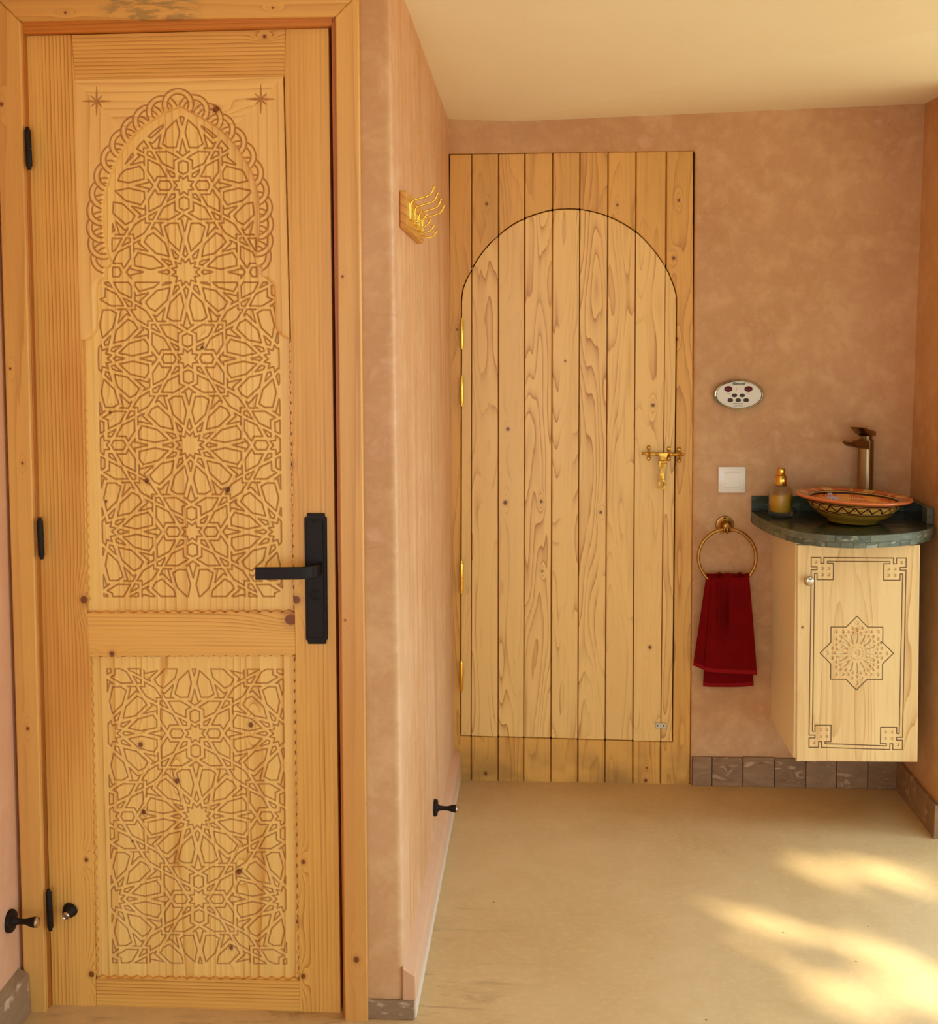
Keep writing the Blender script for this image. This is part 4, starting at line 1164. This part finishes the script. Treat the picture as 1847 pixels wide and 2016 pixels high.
pan = empty('control_panel', (pc.x, YB-.001, pc.z-.047), 'oval white steam bath control with chrome rim and red displays on wall', 'control panel')
ea, eb = .0775, .0465
MB().lathe([(1.0, 0), (1.0, .011), (.985, .016), (.95, .0188), (.915, .018), (.895, .013)], (pc.x, YB-.001, pc.z), (0, -1, 0), n=72, sx=ea, sy=eb, u=(1, 0, 0)).build('bezel', M_CHROME, pan, smooth=50)
MB().lathe([(.897, .012), (.89, .0155), (.7, .0168), (.35, .0174), (0, .0176)], (pc.x, YB-.001, pc.z), (0, -1, 0), n=72, sx=ea, sy=eb, u=(1, 0, 0)).build('face', M_FACE, pan, smooth=50)
for x_, y_ in ((1434.4, 766), (1473.3, 766)):
    p = PY(x_, y_, YB-.0165)
    MB().lathe([(1, 0), (1, .0012), (.85, .002), (0, .0024)], p, (0, -1, 0), n=32, sx=.0138, sy=.0095, u=(1, 0, 0)).build('display', M_DISP, pan, smooth=50)
for x_, y_ in ((1446, 778.4), (1461.3, 778.4), (1438, 787.6), (1453.4, 787.7), (1469, 787.6)):
    p = PY(x_, y_, YB-.0165)
    MB().lathe([(1, 0), (1, .0014), (.8, .0026), (0, .0028)], p, (0, -1, 0), n=28, sx=.0094, sy=.0065, u=(1, 0, 0)).build('button', M_BTN, pan, smooth=50)
pt = lambda x, y: PY(x, y, YB-.0183)
text_mesh('Slemoel', .0125, pt(1454, 755.6), M_INK, pan, shear=.35, bold=.0002)
text_mesh('STEAM BATH', .0052, pt(1453.3, 794.7), M_INK, pan, shear=.2)
text_mesh('STP-STEAM', .0052, pt(1454.3, 799.2), M_INK, pan, shear=.2)
text_mesh('Time', .004, pt(1434.6, 774.3), M_INK, pan); text_mesh('Temp', .004, pt(1472.7, 773.8), M_INK, pan)
text_mesh('8', .0085, pt(1449.8, 766), M_GREY, pan); text_mesh('+', .0085, pt(1457.5, 766), M_GREY, pan)

p0 = PY(1414.5, 919, YB-.008); p1 = PY(1468, 970, YB-.008)
sw = empty('light_switch', ((p0.x+p1.x)/2, YB-.001, p1.z), 'white square light switch on the rose wall above towel ring', 'light switch')
MB().box(p0.x, p1.x, YB-.009, YB-.001, p1.z, p0.z).build('plate', M_WHITE, sw, bevel=.002, seg=2, smooth=40)
p0 = PY(1427.5, 930.5, YB-.01); p1 = PY(1456.5, 959.5, YB-.01)
MB().hexa([(p0.x, YB-.0125, p1.z), (p1.x, YB-.0098, p1.z), (p1.x, YB-.0098, p0.z), (p0.x, YB-.0125, p0.z)], [(p0.x, YB-.008, p1.z), (p1.x, YB-.008, p1.z), (p1.x, YB-.008, p0.z), (p0.x, YB-.008, p0.z)]).build('rocker', M_WHITE, sw, bevel=.0008, smooth=40)

# ------------------------------------------------------------------ towel ring and towel
rc = PY(1427, 1033, YB)
tr = empty('towel_ring', (rc.x, YB-.001, rc.z-.02), 'aged brass towel ring on round rosette below the light switch', 'towel ring')
MB().lathe([(.0285, 0), (.0285, .003), (.0265, .0055), (.020, .0065), (.0155, .010), (.0140, .018), (.0120, .030), (.0115, .043), (.008, .045), (0, .045)], (rc.x, YB-.001, rc.z), (0, -1, 0), n=36).build('rosette', M_OLDB, tr, smooth=40)
for dz in (.021, -.021):
    MB().lathe([(.0035, 0), (.0035, .001), (.002, .0018), (0, .0012)], (rc.x-.001, YB-.0065, rc.z+dz), (0, -1, 0), n=12).build('screw', M_BLACK, tr, smooth=40)
YRg = YB-.040
rr_c = PY(1431.8, 1097.5, YRg); RR = .0595*(YRg/FPX)*1000
RR = (PY(1488.7, 1097, YRg).x-PY(1374.9, 1097, YRg).x)/2
ringp = [(rr_c.x+math.sin(a)*RR, YRg, rr_c.z+math.cos(a)*RR) for a in [k*2*math.pi/72 for k in range(72)]]
MB().tube(ringp, .0052, 12, closed=True).build('ring', M_OLDB, tr, smooth=60)
zr = rr_c.z+RR
m = MB()
for dx in (-.009, 0.0, .009):
    loop = [(rc.x+dx+.0008, YRg+math.cos(a)*.0088, zr+math.sin(a)*.0088) for a in [k*math.pi/8 for k in range(16)]]
    m.tube(loop, .003 if dx else .0042, 8, closed=True)
m.build('eye', M_OLDB, tr, smooth=60)
# towel: front sheet with side fold, hung through the ring, longer back sheet
def sheet(fpts, nu=40, nv=46, th=.004):
    """fpts(u, v) -> world point; closed thick sheet"""
    P = [[Vector(fpts(i/nu, j/nv)) for i in range(nu+1)] for j in range(nv+1)]
    vs = []; fs = []
    N = (nu+1)*(nv+1)
    for j in range(nv+1):
        for i in range(nu+1): vs.append(P[j][i])
    for j in range(nv+1):
        for i in range(nu+1): vs.append(P[j][i]+Vector((0, th, 0)))
    id_ = lambda i, j: j*(nu+1)+i
    for j in range(nv):
        for i in range(nu):
            fs.append((id_(i, j), id_(i, j+1), id_(i+1, j+1), id_(i+1, j))); fs.append((N+id_(i, j), N+id_(i+1, j), N+id_(i+1, j+1), N+id_(i, j+1)))
    for i in range(nu): fs.append((id_(i, 0), id_(i+1, 0), N+id_(i+1, 0), N+id_(i, 0))); fs.append((id_(i, nv), N+id_(i, nv), N+id_(i+1, nv), id_(i+1, nv)))
    for j in range(nv): fs.append((id_(0, j), N+id_(0, j), N+id_(0, j+1), id_(0, j+1))); fs.append((id_(nu, j), id_(nu, j+1), N+id_(nu, j+1), N+id_(nu, j)))
    return vs, fs
def lerp(a, b, t): return a+(b-a)*t
yt = YRg-.010
def front(u, v):
    xp = lerp(lerp(1403, 1474.5, u), lerp(1386, 1491, u), v**.9)
    yp = lerp(1131+2.2*math.sin(u*11), lerp(1322, 1330, u)+math.sin(u*5)*1.0, v)
    if v < .06: pass
    fold = .014*math.exp(-((u-(.30-.10*(1-v)))/.05)**2)*math.sin(math.pi*min(1, v*1.5)) - .009*math.exp(-((u-.40)/.05)**2)*math.sin(math.pi*min(1, v*1.3))
    Y = yt-.004+.003*math.sin(u*9+1)*(.3+.7*v)+(-fold)*1.6-.010*v*0
    lift = .010*max(0, 1-v/.06)**2
    p = PY(xp, yp, Y+lift); return (p.x, Y+lift, p.z)
def sidef(u, v):
    xp = lerp(lerp(1391.5, 1412, u), lerp(1365, 1400, u), v)
    yp = lerp(1130, lerp(1310, 1325, u), v)
    Y = yt+.010-.010*math.sin(math.pi*u)**1.0+.004*u
    lift = .006*max(0, 1-v/.06)**2
    p = PY(xp, yp, Y+lift); return (p.x, Y+lift, p.z)
def backf(u, v):
    xp = lerp(lerp(1400, 1474, u), lerp(1384.5, 1484, u), v**.9)
    yp = lerp(1131, 1353-3.5*u**6-2*(1-u)**8, v)
    Y = YRg+.013+.002*math.sin(u*7)
    lift = -.008*max(0, 1-v/.06)**2
    p = PY(xp, yp, Y+lift); return (p.x, Y+lift, p.z)
def overring(u, v):
    xp = lerp(1392, 1474.5, u); a = math.pi*v
    yp = 1133+2.0*math.sin(u*14)+1.6*math.sin(u*37)
    p = PY(xp, yp, YRg); return (p.x, YRg+.001-math.cos(a)*.0125, p.z+math.sin(a)*.004)
m = MB()
m.add(*sheet(front)); m.add(*sheet(sidef, 16)); m.add(*sheet(backf)); m.add(*sheet(overring, 40, 8, .003))
tw = m.build('towel', M_TOWEL, None, smooth=60, label='dark red hand towel hanging folded through the brass ring', cat='towel')
m = MB()
def hem(fn, v0, v1):
    return lambda u, v: tuple(Vector(fn(u, v0+(v1-v0)*v))+Vector((0, -.0008, 0)))
m.add(*sheet(hem(front, .955, .995), 40, 3, .001)); m.add(*sheet(hem(backf, .965, .998), 40, 3, .001)); m.add(*sheet(hem(sidef, .96, .995), 16, 3, .001))
m.build('hem', M_HEM, tw, smooth=60, label='ribbed hem bands of the towel')

# ------------------------------------------------------------------ coat rack on the corner wall
def wx(Y, z=1.72):
    """x of the corner wall's face"""
    t = (Y-YF)/(4.1-YF); lo_, hi_ = b0+(-.246-b0)*t, (b1-.002)+(-.254-b1+.002)*t
    return lo_+(hi_-lo_)*z/2.4
ya, yb = 2.715, 3.05
thk = .0155
rk = empty('coat_rack', ((wx(2.9)+.008), 2.9, 1.67), 'pine board with four brass wire hooks on the corner wall', 'coat rack')
def rz(Y, top): return (1.7630 if top else 1.6845)-.048*(Y-ya)
A_ = [(wx(ya)+.0005, ya, rz(ya, 0)), (wx(yb)+.0005, yb, rz(yb, 0)), (wx(yb)+.0005, yb, rz(yb, 1)), (wx(ya)+.0005, ya, rz(ya, 1))]
B_ = [(x+thk, y, z) for x, y, z in A_]
MB().hexa(A_, B_).build('board', M_RACK, rk, bevel=.0025, seg=2)
sc_ = 8.27e-5
arm = [(445, 720), (440, 690), (452, 664), (480, 645), (560, 615), (640, 592), (750, 562), (850, 530), (910, 508), (960, 470), (1000, 410), (1030, 340), (1045, 285)]
leg = [(430, 740), (428, 900), (430, 1060), (445, 1110), (480, 1150), (540, 1178), (610, 1187), (680, 1175), (740, 1140), (790, 1090), (815, 1050), (828, 1012)]
for k_ in range(4):
    Yh = ya+.052+k_*.0815
    z0 = 1.7375-.030*(k_*.0815)-.012*k_*.35
    x0 = wx(Yh)+.0005+thk+.0022
    path = [(x0+(x-430)*sc_, Yh, z0+(740-y)*sc_) for x, y in reversed(arm)]+[(x0+(x-430)*sc_, Yh, z0+(740-y)*sc_) for x, y in leg]
    h = MB().tube(path, .0021, 8)
    for e_ in (path[0], path[-1]):
        h.lathe([(0, -.0034), (.0024, -.0024), (.0034, 0), (.0024, .0024), (0, .0034)], e_, (0, 0, 1), n=12)
    hk = h.build('hook', M_BRASS, rk, smooth=60)
    pz = z0-.014
    MB().box(x0-.0022, x0-.0008, Yh-.006, Yh+.006, pz-.018, pz+.018).build('mounting_plate', M_BRASS, hk, bevel=.0008)

# ------------------------------------------------------------------ door stops
def door_stop(loc, ax, L, rb, label, tilt=0):
    o = empty('door_stop', loc, label, 'door stop', group=None)
    ax = Vector(ax).normalized(); c_ = Vector(loc)
    MB().lathe([(rb, 0), (rb, .006), (rb*.93, .009), (rb*.45, .011), (rb*.30, .016), (rb*.24, L*.40), (rb*.25, L*.55), (rb*.40, L*.72), (rb*.47, L*.84), (rb*.46, L*.9)], c_, ax, n=32).build('stem', M_BLACK, o, smooth=40)
    MB().lathe([(rb*.46, L*.9+.0002), (rb*.48, L*.92), (rb*.44, L*.97), (rb*.25, L), (0, L)], c_, ax, n=28).build('magnet_tip', M_NICKEL, o, smooth=40)
    return o
Ys = 3.30
q = PY(844, 1590, Ys)
door_stop((wx(Ys, .2)+.0005, Ys, q.z), (1, -.06, 0), .066, .0225, 'black magnetic door stop on the corner wall near floor')
Ys = 2.545
q = PY(18, 1813, Ys)
xw = wl0+(wl1-wl0)*q.z/2.45
door_stop((xw+.0005, Ys, q.z), (1, -.05, 0), .066, .024, 'black magnetic door stop on left wall beside carved door')

# ------------------------------------------------------------------ garden outside the opening: ground and a leafy tree shading the room
MB().box(1.42, 14, -14, 9, -.6, -.13).build('ground', plain('garden_soil', (176, 140, 100), .9), None, label='sunlit garden ground outside the opening', cat='ground', kind=ST)
spots = []      # gaps of the crown, given by the sun patches they throw on the floor: x, y, half length, half width (m)
def spot(x, y, x2, y2, w):
    a, b = PZ(x, y, 0), PZ(x2, y2, 0); spots.append((a.x, a.y, b.x, b.y, w))
spot(1590, 1690, 1770, 1738, .022); spot(1572, 1724, 1650, 1744, .016); spot(1785, 1708, 1850, 1728, .018); spot(1745, 1672, 1790, 1684, .008)
spot(1500, 1806, 1640, 1856, .028); spot(1620, 1850, 1860, 1938, .036); spot(1466, 1815, 1500, 1830, .016); spot(1485, 1872, 1580, 1905, .012)
spot(1650, 1805, 1720, 1835, .010); spot(1640, 1955, 1740, 1990, .026); spot(1800, 1950, 2050, 2040, .06); spot(1535, 1990, 1600, 2060, .024)
TC = Vector((.7, 2.9, 0))+SUN_DIR*7.0
e1 = Vector((-SUN_DIR.y, SUN_DIR.x, 0)).normalized(); e2 = SUN_DIR.cross(e1)
def on_spot(p, pad):
    t = p.z/SUN_DIR.z; fx, fy = p.x-SUN_DIR.x*t, p.y-SUN_DIR.y*t
    for ax_, ay_, bx_, by_, w in spots:
        dx, dy = bx_-ax_, by_-ay_; L = dx*dx+dy*dy; s_ = max(0, min(1, ((fx-ax_)*dx+(fy-ay_)*dy)/L))
        # across the sun's track the gap is narrow, along it long
        ex, ey = fx-ax_-dx*s_, fy-ay_-dy*s_
        al = ex*SUN_DIR.x+ey*SUN_DIR.y; al /= math.hypot(SUN_DIR.x, SUN_DIR.y)
        ac = math.sqrt(max(0, ex*ex+ey*ey-al*al))
        if math.hypot(al*.5, ac) < w*.8+pad*.6: return True
    return False
tree = empty('garden_tree', (TC.x, TC.y, -.13), 'leafy tree in the garden outside the opening', 'tree')
rng = random.Random(5)
vs, fs = [], []
n_leaf = 0
for k_ in range(42000):
    a = rng.uniform(-5.2, 3.2); b = rng.uniform(-1.9, 3.0); c_ = rng.uniform(-.45, .45)
    p = TC+e1*a+e2*b+SUN_DIR*c_
    r_ = rng.uniform(.055, .085)
    if p.z < -.1 or on_spot(p, r_): continue
    nrm = (SUN_DIR+Vector((rng.gauss(0, .35), rng.gauss(0, .35), rng.gauss(0, .35)))).normalized()
    u_ = nrm.cross(Vector((rng.gauss(0, 1), rng.gauss(0, 1), rng.gauss(0, 1)))).normalized(); w_ = nrm.cross(u_)
    b_ = len(vs)
    for i, (s_, t_) in enumerate(((0, 1.25), (.75, .45), (.7, -.4), (0, -1.2), (-.7, -.4), (-.75, .45))): vs.append(p+u_*(s_*r_)+w_*(t_*r_))
    fs.append(tuple(b_+i for i in range(6)))
MB().add(vs, fs).build('foliage', plain('leaf_green', (82, 104, 44), .6), tree, kind='stuff', normals=False)
tb = Vector((TC.x, TC.y, -.13))+e1*2.6
MB().tube([tb, tb+Vector((.05, .03, 1.0)), tb+Vector((-.02, .05, 2.2)), tb+Vector((.05, 0, TC.z+1.0))], [.16, .13, .10, .05], 12).build('trunk', plain('bark', (96, 72, 50), .9), tree, smooth=60)
